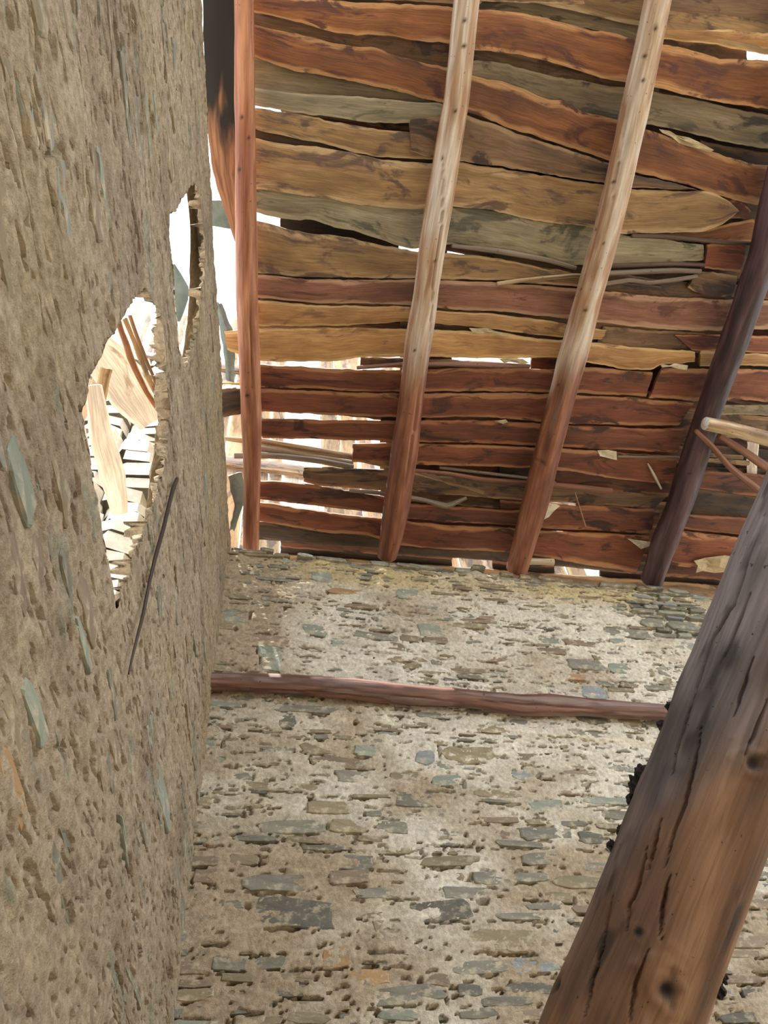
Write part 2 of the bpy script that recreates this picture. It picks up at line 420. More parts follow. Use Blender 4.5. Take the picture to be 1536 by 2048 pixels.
# ---- left wall with its two holes
HOLE1 = [(288,576),(306,600),(322,628),(330,668),(334,720),(338,770),(343,820),(338,852),(335,880),(328,935),(312,990),(298,1035),(285,1062),(272,1100),(258,1150),(246,1180),(233,1222),(222,1160),(214,1105),(203,1060),(190,985),(178,900),(163,818),(172,800),(176,760),(184,740),(196,722),(205,706),(214,684),(232,660),(248,630),(262,600),(276,590)]
HOLE2 = [(389,366),(396,375),(404,420),(409,470),(408,520),(405,570),(400,610),(395,650),(386,690),(374,722),(367,738),(358,700),(354,640),(350,605),(347,545),(342,500),(338,470),(340,430),(352,420),(362,402),(374,385),(380,372)]
def poly_sdf(P, u, z):
    P = np.asarray(P); d = np.full(u.shape, 1e9); ins = np.zeros(u.shape, bool)
    for i in range(len(P)):
        a, b_ = P[i], P[(i+1) % len(P)]; e = b_ - a
        t_ = np.clip(((u-a[0])*e[0] + (z-a[1])*e[1]) / (e@e), 0, 1)
        d = np.minimum(d, np.hypot(u-a[0]-t_*e[0], z-a[1]-t_*e[1]))
        c_ = ((a[1] > z) != (b_[1] > z)) & (u < (b_[0]-a[0])*(z-a[1])/(b_[1]-a[1]+1e-12) + a[0])
        ins ^= c_
    return np.where(ins, -d, d)
h1 = [left_az(*p) for p in HOLE1]; h2 = [left_az(*p) for p in HOLE2]
ZTOP = left_az(400, 0)[1]
al = np.concatenate([np.arange(-4.6, -2.75, .03), np.arange(-2.75, .12, .0085)])
zl = np.concatenate([np.arange(FLOOR-.05, 1.75, .03), np.arange(1.75, ZTOP + .001, .0040)])
Ag, Zl = np.meshgrid(al, zl)
# each row is stretched so that the last one follows the uneven wall head
head = ZTOP + .012*fbm2(al*3, al*0, 91, 3) + .006*noise2(al*22, al*0, 92)
Zl = Zl + (head[None, :]-ZTOP)*sstep(ZTOP-.3, ZTOP, Zl)
near = (Ag > -2.6) & (Zl > 2.2)
SD = np.full(Ag.shape, 1.0)
for hp in (h1, h2): SD[near] = np.minimum(SD[near], poly_sdf(hp, Ag[near], Zl[near]))
rag = .006*fbm2(Ag*18, Zl*34, 95, 3, .6); SD = np.where(SD < .06, SD + rag, SD)
gz, ga = np.gradient(SD, 1.0); ga = ga/np.gradient(Ag, axis=1); gz = gz/np.gradient(Zl, axis=0)
SL = pack_stones(-2.75, .05, 1.75, ZTOP-.02, rng)
Hl = .007*fbm2(Ag*4, Zl*14, 111, 3) + .006*fbm2(Ag*15, Zl*62, 112, 3, .6) + .0025*fbm2(Ag*60, Zl*110, 114, 3, .7)
spl = fbm2(Ag*26, Zl*105, 121, 2, .6); Hl -= .02*sstep(.42, .56, spl)
Hl -= pits(al, zl, SL, rng, .22)
inside = SD < 0
gl = np.maximum(ga**2 + gz**2, .2)
keepv = ~inside
fk = (keepv[:-1, :-1] | keepv[:-1, 1:] | keepv[1:, 1:] | keepv[1:, :-1]).ravel()
A2 = Ag - np.where(inside, SD*ga/gl, 0); Z2 = Zl - np.where(inside, SD*gz/gl, 0)
Vf = COR*[1, 1, 0] + A2[..., None]*LD + (Hl)[..., None]*LN; Vf[..., 2] = Z2
hp2 = np.full(Ag.shape, 1.0); hp2[near] = poly_sdf(h2, Ag[near], Zl[near])
TH = np.where(hp2 < .05, .012, .020) + .06*sstep(.01, .22, np.abs(SD))                     # the broken edges are worn thin
vd = Vf - CAM; vn = np.maximum(np.abs(vd @ LN), 1e-3)
fall = sstep(.22, .0, np.abs(SD))*sstep(1.9, 2.2, Zl)*(Ag > -2.6)
A3 = A2 + (vd @ LD)/vn*TH*1.05*fall; Z3 = np.minimum(Z2 + vd[..., 2]/vn*TH*1.05*fall, head[None, :])
Vb = COR*[1, 1, 0] + A3[..., None]*LD - (TH + .004*fbm2(Ag*8, Zl*20, 131, 3)*(1-fall))[..., None]*LN; Vb[..., 2] = Z3
nu, nv = len(al), len(zl)
Q = grid_quads(nu, nv)[fk]
Qb = (Q + nu*nv)[:, ::-1]
# bridge the open borders
e = np.concatenate([Q[:, [0, 1]], Q[:, [1, 2]], Q[:, [2, 3]], Q[:, [3, 0]]])
key = e[:, 0].astype(np.int64)*(nu*nv) + e[:, 1]; rkey = e[:, 1].astype(np.int64)*(nu*nv) + e[:, 0]
bd = e[~np.isin(key, rkey)]
Qs = np.stack([bd[:, 1], bd[:, 0], bd[:, 0]+nu*nv, bd[:, 1]+nu*nv], -1)
d0, d1, d2 = lin((184, 168, 144)), lin((176, 158, 120)), lin((146, 130, 110))
oc_ = sstep(.1, .7, fbm2(Ag*1.3, Zl*2, 141, 4)); br = sstep(-.1, .6, fbm2(Ag*3+4, Zl*6, 151, 4))
Cl = d0 + (d1-d0)*oc_[..., None]*.7; Cl = Cl + (d2-Cl)*br[..., None]*.7
gn = sstep(.38, .6, fbm2(Ag*5, Zl*22, 161, 3)); Cl = Cl + (lin((146, 150, 132))-Cl)*gn[..., None]*.6
Cl = Cl*(.9 + .18*fbm2(Ag*20, Zl*60, 171, 3))[..., None]
Vall = np.concatenate([Vf.reshape(-1, 3), Vb.reshape(-1, 3)]); Call = np.concatenate([Cl.reshape(-1, 3)]*2)
Qa = np.concatenate([Q, Qb, Qs])
used = np.zeros(len(Vall), bool); used[Qa.ravel()] = True; rem = np.cumsum(used)-1
wall_left = mesh_np('wall_left', Vall[used], rem[Qa], M_MUD, col=Call[used], smooth=True)
tag(wall_left, 'near left wall of mud and slate with two broken holes full of daylight', kind='structure')
sdl = np.minimum(poly_sdf(h1, SL[:, 0], SL[:, 1]), poly_sdf(h2, SL[:, 0], SL[:, 1]))
SL = SL[(sdl > SL[:, 2] + .05) & (SL[:, 0] < -.02)]
depl = np.where(rng.random(len(SL)) < .3, rng.uniform(-.003, .001, len(SL)), rng.uniform(.001, .008, len(SL))) 
kl = rng.choice(7, len(SL), p=[.32, .26, .12, .27, .03, 0, 0])
fr_left = lambda u, z, d: COR*[1, 1, 0] + u[:, None]*LD - d[:, None]*LN + np.stack([u*0, u*0, z], -1)
sel = rng.random(len(SL)) < .5
SL, depl, kl = SL[sel], depl[sel], kl[sel]
kl = np.where(kl == 4, 3, kl)
for (x0, y0, x1, y1, hh_, kd) in [(4,1470,52,1680,.020,4),(55,1360,92,1500,.017,2),(190,300,225,470,.012,2),(110,760,128,860,.011,2),(250,520,256,600,.006,4),(120,1340,140,1420,.010,2),(20,240,50,330,.012,2),(80,340,100,420,.010,0),(150,1600,165,1680,.008,1)]:
    a0, za = left_az(x0, y0); a1, zb_ = left_az(x1, y1)
    free = ~((np.abs(SL[:, 0]-(a0+a1)/2) < SL[:, 2]+abs(a1-a0)/2) & (np.abs(SL[:, 1]-(za+zb_)/2) < SL[:, 3]+hh_))
    SL = np.vstack([SL[free], [[(a0+a1)/2, (za+zb_)/2, abs(a1-a0)/2, hh_]]]); depl = np.append(depl[free], -.001); kl = np.append(kl[free], kd)
visl = np.where(depl < -.001, 1.0, .3)*sstep(-3, -.2, -np.abs(SL[:, 0]+1.2)*1.0)
def place_left():
    idx = np.argsort(-(SL[:, 2]*SL[:, 3])*visl); cnt = 0
    for i in idx[:300]:
        u, z, hw, hh = SL[i]
        V, Q, T = slab(stone_outline(hw, hh, rng), depl[i], .018, rng)
        P = fr_left(u + V[:, 0], z + V[:, 1], V[:, 2]); o0 = fr_left(np.array([u]), np.array([z]), np.array([depl[i]]))[0]
        o = mesh_np('stone', P - o0, Q, SM[kl[i]], wall_left, smooth=False, tris=T); o.location = o0
place_left()

# ---- floor, added unseen walls behind and right that dim the lower far wall
def slabbox(name, x0, x1, y0, y1, z0, z1, mat, parent=None, n=(24, 24)):
    """box whose faces are gently uneven"""
    V = []; Q = []; off = 0
    def face(fn, a, b_):
        nonlocal off
        A, B = np.meshgrid(np.linspace(0, 1, a), np.linspace(0, 1, b_)); P = fn(A, B).reshape(-1, 3)
        V.append(P); Q.append(grid_quads(a, b_, off)); off += len(P)
    X_ = lambda t_: x0 + (x1-x0)*t_; Y_ = lambda t_: y0 + (y1-y0)*t_; Z_ = lambda t_: z0 + (z1-z0)*t_
    S_ = np.stack
    face(lambda a, b_: S_([X_(a), a*0+y0, Z_(b_)], -1), *n); face(lambda a, b_: S_([X_(a), a*0+y1, Z_(b_)], -1), *n)
    face(lambda a, b_: S_([a*0+x0, Y_(a), Z_(b_)], -1), *n); face(lambda a, b_: S_([a*0+x1, Y_(a), Z_(b_)], -1), *n)
    face(lambda a, b_: S_([X_(a), Y_(b_), a*0+z1], -1), *n)
    V = np.vstack(V)
    for k in range(3): V[:, k] += .02*noise(V[:, 0]*4, V[:, 1]*4, V[:, 2]*7, 200+k)
    return mesh_np(name, V, np.vstack(Q), mat, parent, smooth=True, col=np.tile(lin((190, 172, 142)), (len(V), 1)))
gx = np.linspace(-14, 16, 160); gy = np.linspace(-12, 14, 150)
GX, GY = np.meshgrid(gx, gy)
tag(mesh_np('floor', np.stack([GX, GY, FLOOR + .02*fbm2(GX*2, GY*2, 301, 4)], -1).reshape(-1, 3), grid_quads(160, 150), M_GRND), 'trodden bare earth ground of the ruin', kind='structure')
tag(slabbox('wall_front_blocker', -.8, 3.4, -3.0, -2.6, FLOOR-.05, 3.3, M_MUD), 'added unseen mud wall behind the viewer, blocking low sky light', kind='structure')  # added out of view to keep sky light off the lower walls
tag(slabbox('wall_right_blocker', 4.6, 5.0, -2.6, 2.6, FLOOR-.05, 2.3, M_MUD), 'added unseen mud wall on the right, blocking low sky light', kind='structure')  # added out of view, lets sky light in only from high up

# ------------------------------------------------------------------ roof
RD = R @ nrm([400-CX, 3800-CY, F]); RS = nrm([0, RD[1], RD[2]]); RN = nrm(np.cross([1, 0, 0], RS)); RN = RN if RN[2] > 0 else -RN
P0 = on_plane(900, 1112, np.array([0, D+.05, 0]), np.array([0, 1.0, 0]))
def roof(x, y, off=0.0): return on_plane(x, y, P0 + RN*off, RN)
ceiling = empty('ceiling'); tag(ceiling, 'underside of the roof of rough split boards laid across the rafters', kind='structure')
_seed = [0]
def board3(name, A, B, th, mat, parent, nrm_v, rows=7, step=.022, wob=.0035, warp=.004, ragged=.006, label=None):
    """A, B: matching 3-D polylines (m,3) of the two long edges on the visible face; thickness grows along nrm_v"""
    _seed[0] += 1; s = 1000 + _seed[0]*7
    A = np.asarray(A, float); B = np.asarray(B, float)
    L = max(np.linalg.norm(np.diff(A, axis=0), axis=1).sum(), np.linalg.norm(np.diff(B, axis=0), axis=1).sum())
    n = max(6, min(160, int(L/step)))
    def rs(P):
        d = np.concatenate([[0], np.cumsum(np.linalg.norm(np.diff(P, axis=0), axis=1))]); d /= d[-1]
        t_ = np.linspace(0, 1, n)
        Pi = np.stack([np.interp(t_, d, P[:, k]) for k in range(3)], -1)
        if n > 12:
            for _ in range(2): Pi[1:-1] = (Pi[:-2] + 2*Pi[1:-1] + Pi[2:])/4
        return Pi
    A, B = rs(A), rs(B)
    lo = np.linspace(0, L, n)
    wd = np.linalg.norm(B-A, axis=1)[:, None]; dr = (B-A)/np.maximum(wd, 1e-5)
    A = A + dr*(wob*(fbm2(lo*9, lo*0, s, 3) + .5*noise2(lo*40, lo*0, s+1)))[:, None]*1.4
    B = B + dr*(wob*(fbm2(lo*9, lo*0, s+2, 3) + .5*noise2(lo*40, lo*0, s+3)))[:, None]*1.4
    v = np.linspace(0, 1, rows)
    G = A[:, None]*(1-v)[None, :, None] + B[:, None]*v[None, :, None]
    ax = nrm(A[-1]-A[0])
    for e_, sg in ((0, 1), (-1, -1)):
        j = ragged*(noise2(v*7, v*0, s+4+e_) + .5*noise2(v*23, v*0, s+9+e_)); G[e_] += ax*(sg*np.abs(j))[:, None]
    LO, VV = np.meshgrid(lo, v, indexing='ij')
    n_ = np.asarray(nrm_v)
    hgt = warp*fbm2(LO*3, VV*1.5, s+5, 2) + .0012*fbm2(LO*12, VV*9, s+6, 2) + .004*(np.abs(2*VV-1)**3)
    F_ = G + n_*hgt[..., None]
    # rounded long edges
    k = th*np.where((VV == 0) | (VV == 1), .72, 1.0)
    Bk = G + n_*(hgt*.3 + k)[..., None]
    V = np.concatenate([F_.reshape(-1, 3), Bk.reshape(-1, 3)])
    q = grid_quads(rows, n); m_ = n*rows
    i = np.arange(n-1)*rows; j = i + rows-1; r_ = np.arange(rows-1)
    Q = np.concatenate([q, (q+m_)[:, ::-1],
        np.stack([i+rows, i, i+m_, i+rows+m_], -1), np.stack([j, j+rows, j+rows+m_, j+m_], -1),
        np.stack([r_, r_+1, r_+1+m_, r_+m_], -1), np.stack([(n-1)*rows+r_+1, (n-1)*rows+r_, (n-1)*rows+r_+m_, (n-1)*rows+r_+1+m_], -1)])
    W_ = np.interp(v, [0, 1], [0, 1])[None, :]*wd.mean()
    uv = np.stack([LO, np.broadcast_to(W_, LO.shape)], -1).reshape(-1, 2)
    ed = np.abs(2*VV-1).ravel()
    c_ = G.reshape(-1, 3).mean(0)
    pl = np.array(parent.location) if parent is not None else 0
    o = mesh_np(name, V - c_, Q, mat, parent, smooth=True, uv=np.concatenate([uv, uv + .37]), attrs={'edge': np.concatenate([ed, ed])})
    o.location = c_ - pl
    try: o.data.set_sharp_from_angle(angle=math.radians(50))
    except Exception: pass
    if label: o['label'] = label
    return o
PITCH = .027
def rb(mat, layer, top, bot, th=.02, off=None, inset=1.0, **kw):
    o_ = layer*PITCH if off is None else off
    ex = lambda P_: [(x + 90, y + 9) if x >= 1600 else (x, y) for x, y in P_]
    top, bot = ex(top), ex(bot)
    A = [roof(x, y+inset, o_) for x, y in top]; B = [roof(x, y-inset, o_) for x, y in bot]
    return board3('roof_board', A, B, th, W(mat), ceiling, RN, **kw)
B_ = [
 ('brown', 0, [(500,-52),(700,-50),(900,-40),(1000,-36)], [(500,-8),(650,-6),(741,0),(830,4),(905,8),(960,10)]),
 ('orange', 0, [(500,-6),(640,-2),(741,4),(795,8),(890,12),(954,16),(999,21),(1040,26),(1086,31),(1132,47),(1190,60),(1231,63),(1277,79),(1331,89),(1376,97),(1438,116),(1536,122),(1620,126)],
   [(500,24),(548,33),(637,56),(697,70),(771,72),(845,82),(897,89),(946,101),(1000,104),(1045,112),(1090,122),(1128,134),(1211,158),(1260,168),(1314,178),(1397,197),(1463,209),(1536,219),(1620,222)]),
 ('orange', 0, [(503,46),(548,58),(623,74),(641,78),(678,87),(719,95),(752,93),(790,108),(845,126),(893,132),(933,148),(990,162),(1003,160),(1099,200),(1124,197),(1165,222),(1231,236),(1285,259),(1314,264),(1355,282),(1422,302),(1459,315),(1513,327),(1620,345)],
   [(503,114),(548,130),(604,148),(641,150),(697,163),(771,178),(808,186),(864,202),(933,224),(1041,265),(1148,299),(1223,322),(1268,345),(1330,358),(1397,378),(1440,392),(1500,410),(1620,420)]),
 ('grey', 1, [(925,118),(1000,122),(1045,136),(1100,150),(1200,168),(1310,182),(1400,200),(1536,230),(1620,240)], [(925,168),(1003,180),(1099,215),(1165,238),(1231,250),(1293,250),(1376,266),(1450,284),(1536,301),(1620,310)]),
 ('brown', 2, [(500,18),(700,55),(900,78),(1200,140),(1320,160)], [(500,62),(700,105),(900,142),(1200,190),(1320,200)]),
 ('grey', 1, [(503,108),(700,155),(900,190)], [(503,186),(640,196),(780,206),(900,212)]),
 ('green', 0, [(506,174),(586,184),(697,193),(771,197),(888,207)], [(506,211),(578,223),(637,232),(697,241),(756,247),(819,249),(888,250)]),
 ('tan', 0, [(506,215),(593,226),(660,241),(720,252),(770,260),(830,266),(870,280)], [(506,256),(567,275),(623,282),(660,293),(734,312),(771,317),(845,321),(870,320)]),
 ('brown', -.6, [(819,237),(860,232),(930,230),(985,246),(1041,267),(1100,286),(1148,302),(1223,326),(1268,348),(1340,364),(1397,379)], [(820,303),(865,316),(912,321),(1000,334),(1078,348),(1206,366),(1260,376),(1340,380),(1397,381)]),
 ('tan', 0, [(506,276),(586,289),(637,293),(697,304),(771,319),(860,325),(912,323),(1000,336),(1078,350),(1206,368),(1256,377),(1355,381),(1401,380),(1430,386),(1458,400),(1480,420)],
   [(506,380),(586,389),(660,398),(715,411),(771,417),(845,419),(900,414),(987,422),(1024,433),(1074,445),(1165,451),(1235,470),(1314,468),(1397,466),(1440,455),(1480,424)]),
 ('dark', 1, [(500,245),(700,285),(870,310)], [(500,290),(700,320),(870,335)]),
 ('green', .5, [(500,370),(660,392),(771,412),(845,417),(900,412),(987,420),(1074,443),(1165,449),(1240,468),(1355,483),(1409,489)],
   [(500,424),(541,435),(586,443),(623,439),(675,456),(719,465),(764,480),(801,495),(834,498),(900,489),(966,495),(1024,505),(1086,516),(1124,532),(1223,534),(1314,526),(1409,522)]),
 ('tan', 0, [(506,438),(563,455),(623,468),(675,471),(727,482),(771,493),(838,504),(900,507),(962,511),(1024,522),(1107,538),(1150,548),(1180,560)], [(506,546),(560,551),(637,557),(715,557),(827,557),(900,560),(1003,562),(1132,573),(1180,576)]),
 ('purple', 0, [(506,549),(560,553),(637,560),(715,560),(827,560),(900,562),(1003,565),(1132,576),(1202,582),(1314,592),(1418,598),(1470,600),(1540,600),(1620,602)],
   [(506,594),(567,602),(637,608),(734,608),(819,610),(900,620),(983,623),(1066,632),(1132,638),(1186,646),(1273,656),(1355,661),(1442,663),(1540,660),(1620,660)]),
 ('brown', .7, [(1170,552),(1240,545),(1320,560),(1400,566),(1500,570)], [(1170,590),(1240,594),(1320,600),(1400,606),(1500,610)]),
 ('yellow', 0, [(506,598),(567,604),(637,611),(816,613),(900,624),(983,628),(1066,636),(1107,642),(1132,648),(1215,660)], [(506,654),(637,652),(719,650),(816,645),(900,650),(983,658),(1066,671),(1115,675),(1170,678),(1206,679)]),
 ('yellow', .1, [(448,664),(511,659),(637,655),(719,656),(812,658),(900,661),(995,663),(1066,676),(1115,679),(1173,684),(1273,695),(1340,699),(1391,703)],
   [(452,700),(515,723),(586,725),(660,725),(734,715),(808,714),(900,716),(1003,719),(1115,716),(1165,725),(1210,733),(1256,741),(1306,743),(1318,732),(1350,729),(1391,725)]),
 ('brown', .8, [(1205,652),(1300,660),(1442,666)], [(1190,700),(1300,706),(1440,708)]),
 ('red', .3, [(1350,670),(1450,668),(1620,672)], [(1385,702),(1480,705),(1620,708)]),
 ('yellow', .2, [(1400,700),(1480,706),(1620,709)], [(1400,735),(1480,732),(1620,735)]),
 ('red', 0, [(508,728),(637,736),(715,740),(801,742),(900,736),(1000,738),(1111,740),(1161,732),(1256,743),(1308,745)], [(508,776),(623,778),(697,783),(793,785),(900,785),(1024,784),(1095,787),(1148,787),(1250,792),(1293,795)]),
 ('brown', 1.2, [(720,713),(900,720),(1060,728)], [(720,735),(900,738),(1060,742)]),
 ('red', .1, [(1324,735),(1409,738),(1480,738),(1620,740)], [(1298,797),(1389,803),(1480,802),(1620,804)]),
 ('red', 0, [(440,778),(508,779),(623,781),(697,786),(793,788),(900,788),(1024,787),(1095,790),(1148,790),(1250,795),(1389,806)],
   [(440,822),(522,824),(637,830),(790,837),(900,835),(1000,838),(1082,844),(1132,849),(1250,852),(1360,853)]),
 ('deep', 0, [(512,839),(637,841),(790,842),(900,841),(1000,843),(1082,847),(1128,851),(1250,856),(1372,859)], [(524,876),(571,880),(637,880),(786,884),(900,886),(1000,889),(1074,893),(1119,894),(1250,902),(1355,908)]),
 ('red', 0, [(705,888),(782,887),(900,890),(1000,892),(1074,896),(1119,897),(1190,901),(1300,910),(1355,914)], [(704,926),(775,931),(900,932),(1000,936),(1066,938),(1107,940),(1200,954),(1289,965),(1345,970)]),
 ('brown', 1, [(606,936),(690,937),(778,941),(900,950),(1057,965),(1200,972),(1345,981)], [(606,965),(637,973),(771,983),(900,992),(1041,1002),(1150,1008),(1310,1019)]),
 ('deep', .8, [(1100,925),(1200,940),(1345,960)], [(1090,975),(1200,982),(1345,992)]),
 ('deep', 0, [(512,961),(604,967),(660,978),(767,993),(808,1006),(900,1012),(970,1018),(1037,1022),(1090,1010),(1190,1012),(1310,1020)], [(512,999),(570,1006),(637,1014),(756,1029),(804,1037),(900,1046),(970,1049),(1032,1053),(1078,1058),(1180,1062),(1303,1068)]),
 ('deep', .9, [(1000,1000),(1150,1015),(1320,1022)], [(1000,1040),(1150,1050),(1320,1052)]),
 ('red', 0, [(512,1003),(570,1013),(637,1024),(749,1036),(801,1042),(900,1052),(970,1054),(1032,1057),(1078,1062),(1180,1066),(1299,1073)], [(512,1043),(570,1052),(637,1065),(734,1072),(793,1092),(900,1101),(970,1104),(1016,1107),(1070,1112),(1148,1128),(1220,1138),(1275,1146)]),
 ('dark', .6, [(500,1040),(637,1058),(760,1072)], [(500,1078),(637,1092),(760,1100)]),
 ('dark', 1.4, [(780,1085),(1000,1098),(1300,1125)], [(780,1110),(1000,1124),(1300,1150)]),
 ('deep', 0, [(1396,942),(1450,945),(1505,948),(1620,960)], [(1382,977),(1440,985),(1500,994),(1620,1004)]),
 ('dark', .8, [(1380,975),(1500,992),(1620,1000)], [(1370,1030),(1490,1040),(1620,1050)]),
 ('deep', 0, [(1370,1028),(1480,1036),(1600,1045)], [(1358,1058),(1470,1070),(1600,1080)]),
 ('red', 0, [(1358,1062),(1420,1068),(1467,1074),(1600,1084)], [(1336,1130),(1380,1138),(1440,1144),(1600,1154)]),
 # upper strips
 ('grey', 1, [(925,-20),(1100,-10),(1290,10)], [(925,22),(1060,32),(1132,48),(1200,62),(1290,82)]),
 ('tan', 0, [(940,-30),(1100,-22),(1290,-14)], [(940,2),(1050,6),(1160,12),(1285,24)]),
 ('brown', 0, [(1325,-25),(1450,-20),(1620,-10)], [(1335,30),(1430,42),(1536,52),(1620,58)]),
 ('yellow', .3, [(1330,33),(1400,38),(1432,44)], [(1330,50),(1400,54),(1430,54)]),
 ('yellow', 0, [(1326,50),(1430,57),(1536,66),(1620,70)], [(1324,80),(1405,86),(1500,104),(1536,109),(1620,114)]),
 # right of the tongue-shaped board
 ('orange', .6, [(1440,392),(1480,400),(1503,420)], [(1440,440),(1480,437),(1500,440)]),
 ('orange', .8, [(1290,462),(1400,462),(1460,445),(1512,436)], [(1290,480),(1400,484),(1460,484),(1508,486)]),
 ('red', -.1, [(1415,488),(1450,486),(1497,487)], [(1409,538),(1445,541),(1482,546)]),
 ('brown', -.1, [(1393,542),(1440,546),(1478,552)], [(1374,578),(1415,594),(1462,600)]),
 ('dark', 1.6, [(1400,370),(1480,380),(1620,400)], [(1400,560),(1480,560),(1620,560)]),
 ('deep', .3, [(1500,560),(1560,566),(1620,570)], [(1490,600),(1550,598),(1620,600)]),
 # boards that lie above and close the seams
 ('dark', 2, [(500,300),(800,340),(1200,400),(1620,420)], [(500,350),(800,390),(1200,450),(1620,480)]),
 ('dark', 2, [(870,440),(1200,470),(1500,480)], [(870,500),(1200,560),(1500,565)]),
 ('dark', 1.2, [(500,530),(800,545),(1200,560),(1480,575)], [(500,570),(800,580),(1200,595),(1480,610)]),
 ('brown', 1.2, [(520,590),(800,600),(1100,620),(1500,640)], [(520,620),(800,625),(1100,655),(1500,690)]),
 ('dark', 1.3, [(800,640),(1000,650),(1300,670)], [(800,685),(1000,690),(1300,720)]),
 ('deep', 1.2, [(506,764),(900,770),(1400,785)], [(506,800),(900,803),(1400,822)]),
 ('deep', 1.2, [(850,826),(1100,832),(1400,840)], [(850,860),(1100,866),(1400,880)]),
 ('deep', 1.2, [(850,876),(1100,882),(1400,895)], [(850,905),(1100,914),(1400,930)]),
 ('dark', 2.4, [(1000,925),(1200,930),(1640,935)], [(1000,985),(1200,990),(1640,1000)]),
 ('deep', 1.4, [(1120,1040),(1300,1050),(1640,1060)], [(1120,1085),(1300,1092),(1640,1110)]),
 ('deep', 1.2, [(800,1034),(1000,1040),(1110,1046)], [(800,1066),(1000,1072),(1110,1080)]),
 ('brown', 2, [(870,200),(1000,240),(1200,300)], [(870,250),(1000,300),(1200,345)]),
 ('dark', 2.2, [(1400,280),(1500,300),(1640,320)], [(1400,350),(1500,370),(1640,380)]),
 ('dark', 2.2, [(900,80),(1200,120),(1640,200)], [(900,135),(1200,170),(1640,245)]),
 ('dark', 2.2, [(500,-20),(900,-10),(1640,20)], [(500,20),(900,40),(1640,60)]),
]
for q in B_: rb(q[0], q[1], q[2], q[3])
# outer course of boards above, open only where daylight comes through in the roof
OPEN = [(505,716,800,737),(905,712,1062,734),(512,828,760,1000),(530,1000,765,1036),(1080,958,1190,985),(1080,1004,1150,1018),(905,1094,985,1116),(1496,100,1545,122),(505,428,560,446),(800,478,850,494),(895,484,935,496),(512,204,560,218),(700,78,722,90),(505,1076,560,1100),(1110,1118,1200,1140)]
ROWS = [-60, 0, 52, 104, 156, 208, 262, 316, 368, 420, 470, 520, 566, 610, 652, 694, 734, 772, 808, 842, 876, 908, 940, 970, 1000, 1028, 1056, 1084, 1112, 1140]
for k in range(len(ROWS)-1):
    ya, yb = ROWS[k]-6, ROWS[k+1]+6
    cuts = [(500, 1660)]
    sl = .0 
    tilt = np.interp((ya+yb)/2, [-60, 1140], [.17, .07])
    yat = lambda y, x: y + tilt*(x-500)
    for (ox0, oy0, ox1, oy1) in OPEN:
        m_x = (ox0+ox1)/2
        if yat(ya, m_x) < oy1 and yat(yb, m_x) > oy0:
            nc = []
            for (a, b_) in cuts:
                if ox1 <= a or ox0 >= b_: nc.append((a, b_)); continue
                if ox0 - a > 40: nc.append((a, ox0))
                if b_ - ox1 > 40: nc.append((ox1, b_))
            cuts = nc
    for (a, b_) in cuts:
        xs = np.linspace(a, b_, max(2, int((b_-a)/80)+1))
        rb(['dark', 'brown', 'deep'][k % 3], 0, [(x_, yat(ya, x_)) for x_ in xs], [(x_, yat(yb, x_)) for x_ in xs], off=.100 + .026*(k % 2), th=.018, inset=0)
# the boards go on above the viewer
yy = roof(900, -45)[1]
k = 0
while yy > -1.15:
    h = random.uniform(.13, .2); x0 = -.1 + random.uniform(-.05, .05)
    n_ = 9; xs = np.linspace(x0, 2.75 + random.uniform(-.1, .1), n_)
    def pt(x, y, off): 
        s_ = (P0[1]-y)/RS[1]; p = P0 - RS*s_; return np.array([x, y, p[2]]) + RN*off
    of = (k % 3)*.012 + (.03 if k % 2 else 0)
    A = [pt(x, yy + .012*math.sin(x*2+k), of) for x in xs]; Bq = [pt(x, yy - h + .02*math.sin(x*1.7+k*2), of) for x in xs]
    board3('roof_board', Bq, A, .02, W(random.choice(['tan', 'brown', 'orange', 'red', 'grey'])), ceiling, RN, step=.06)
    yy -= h - .012; k += 1

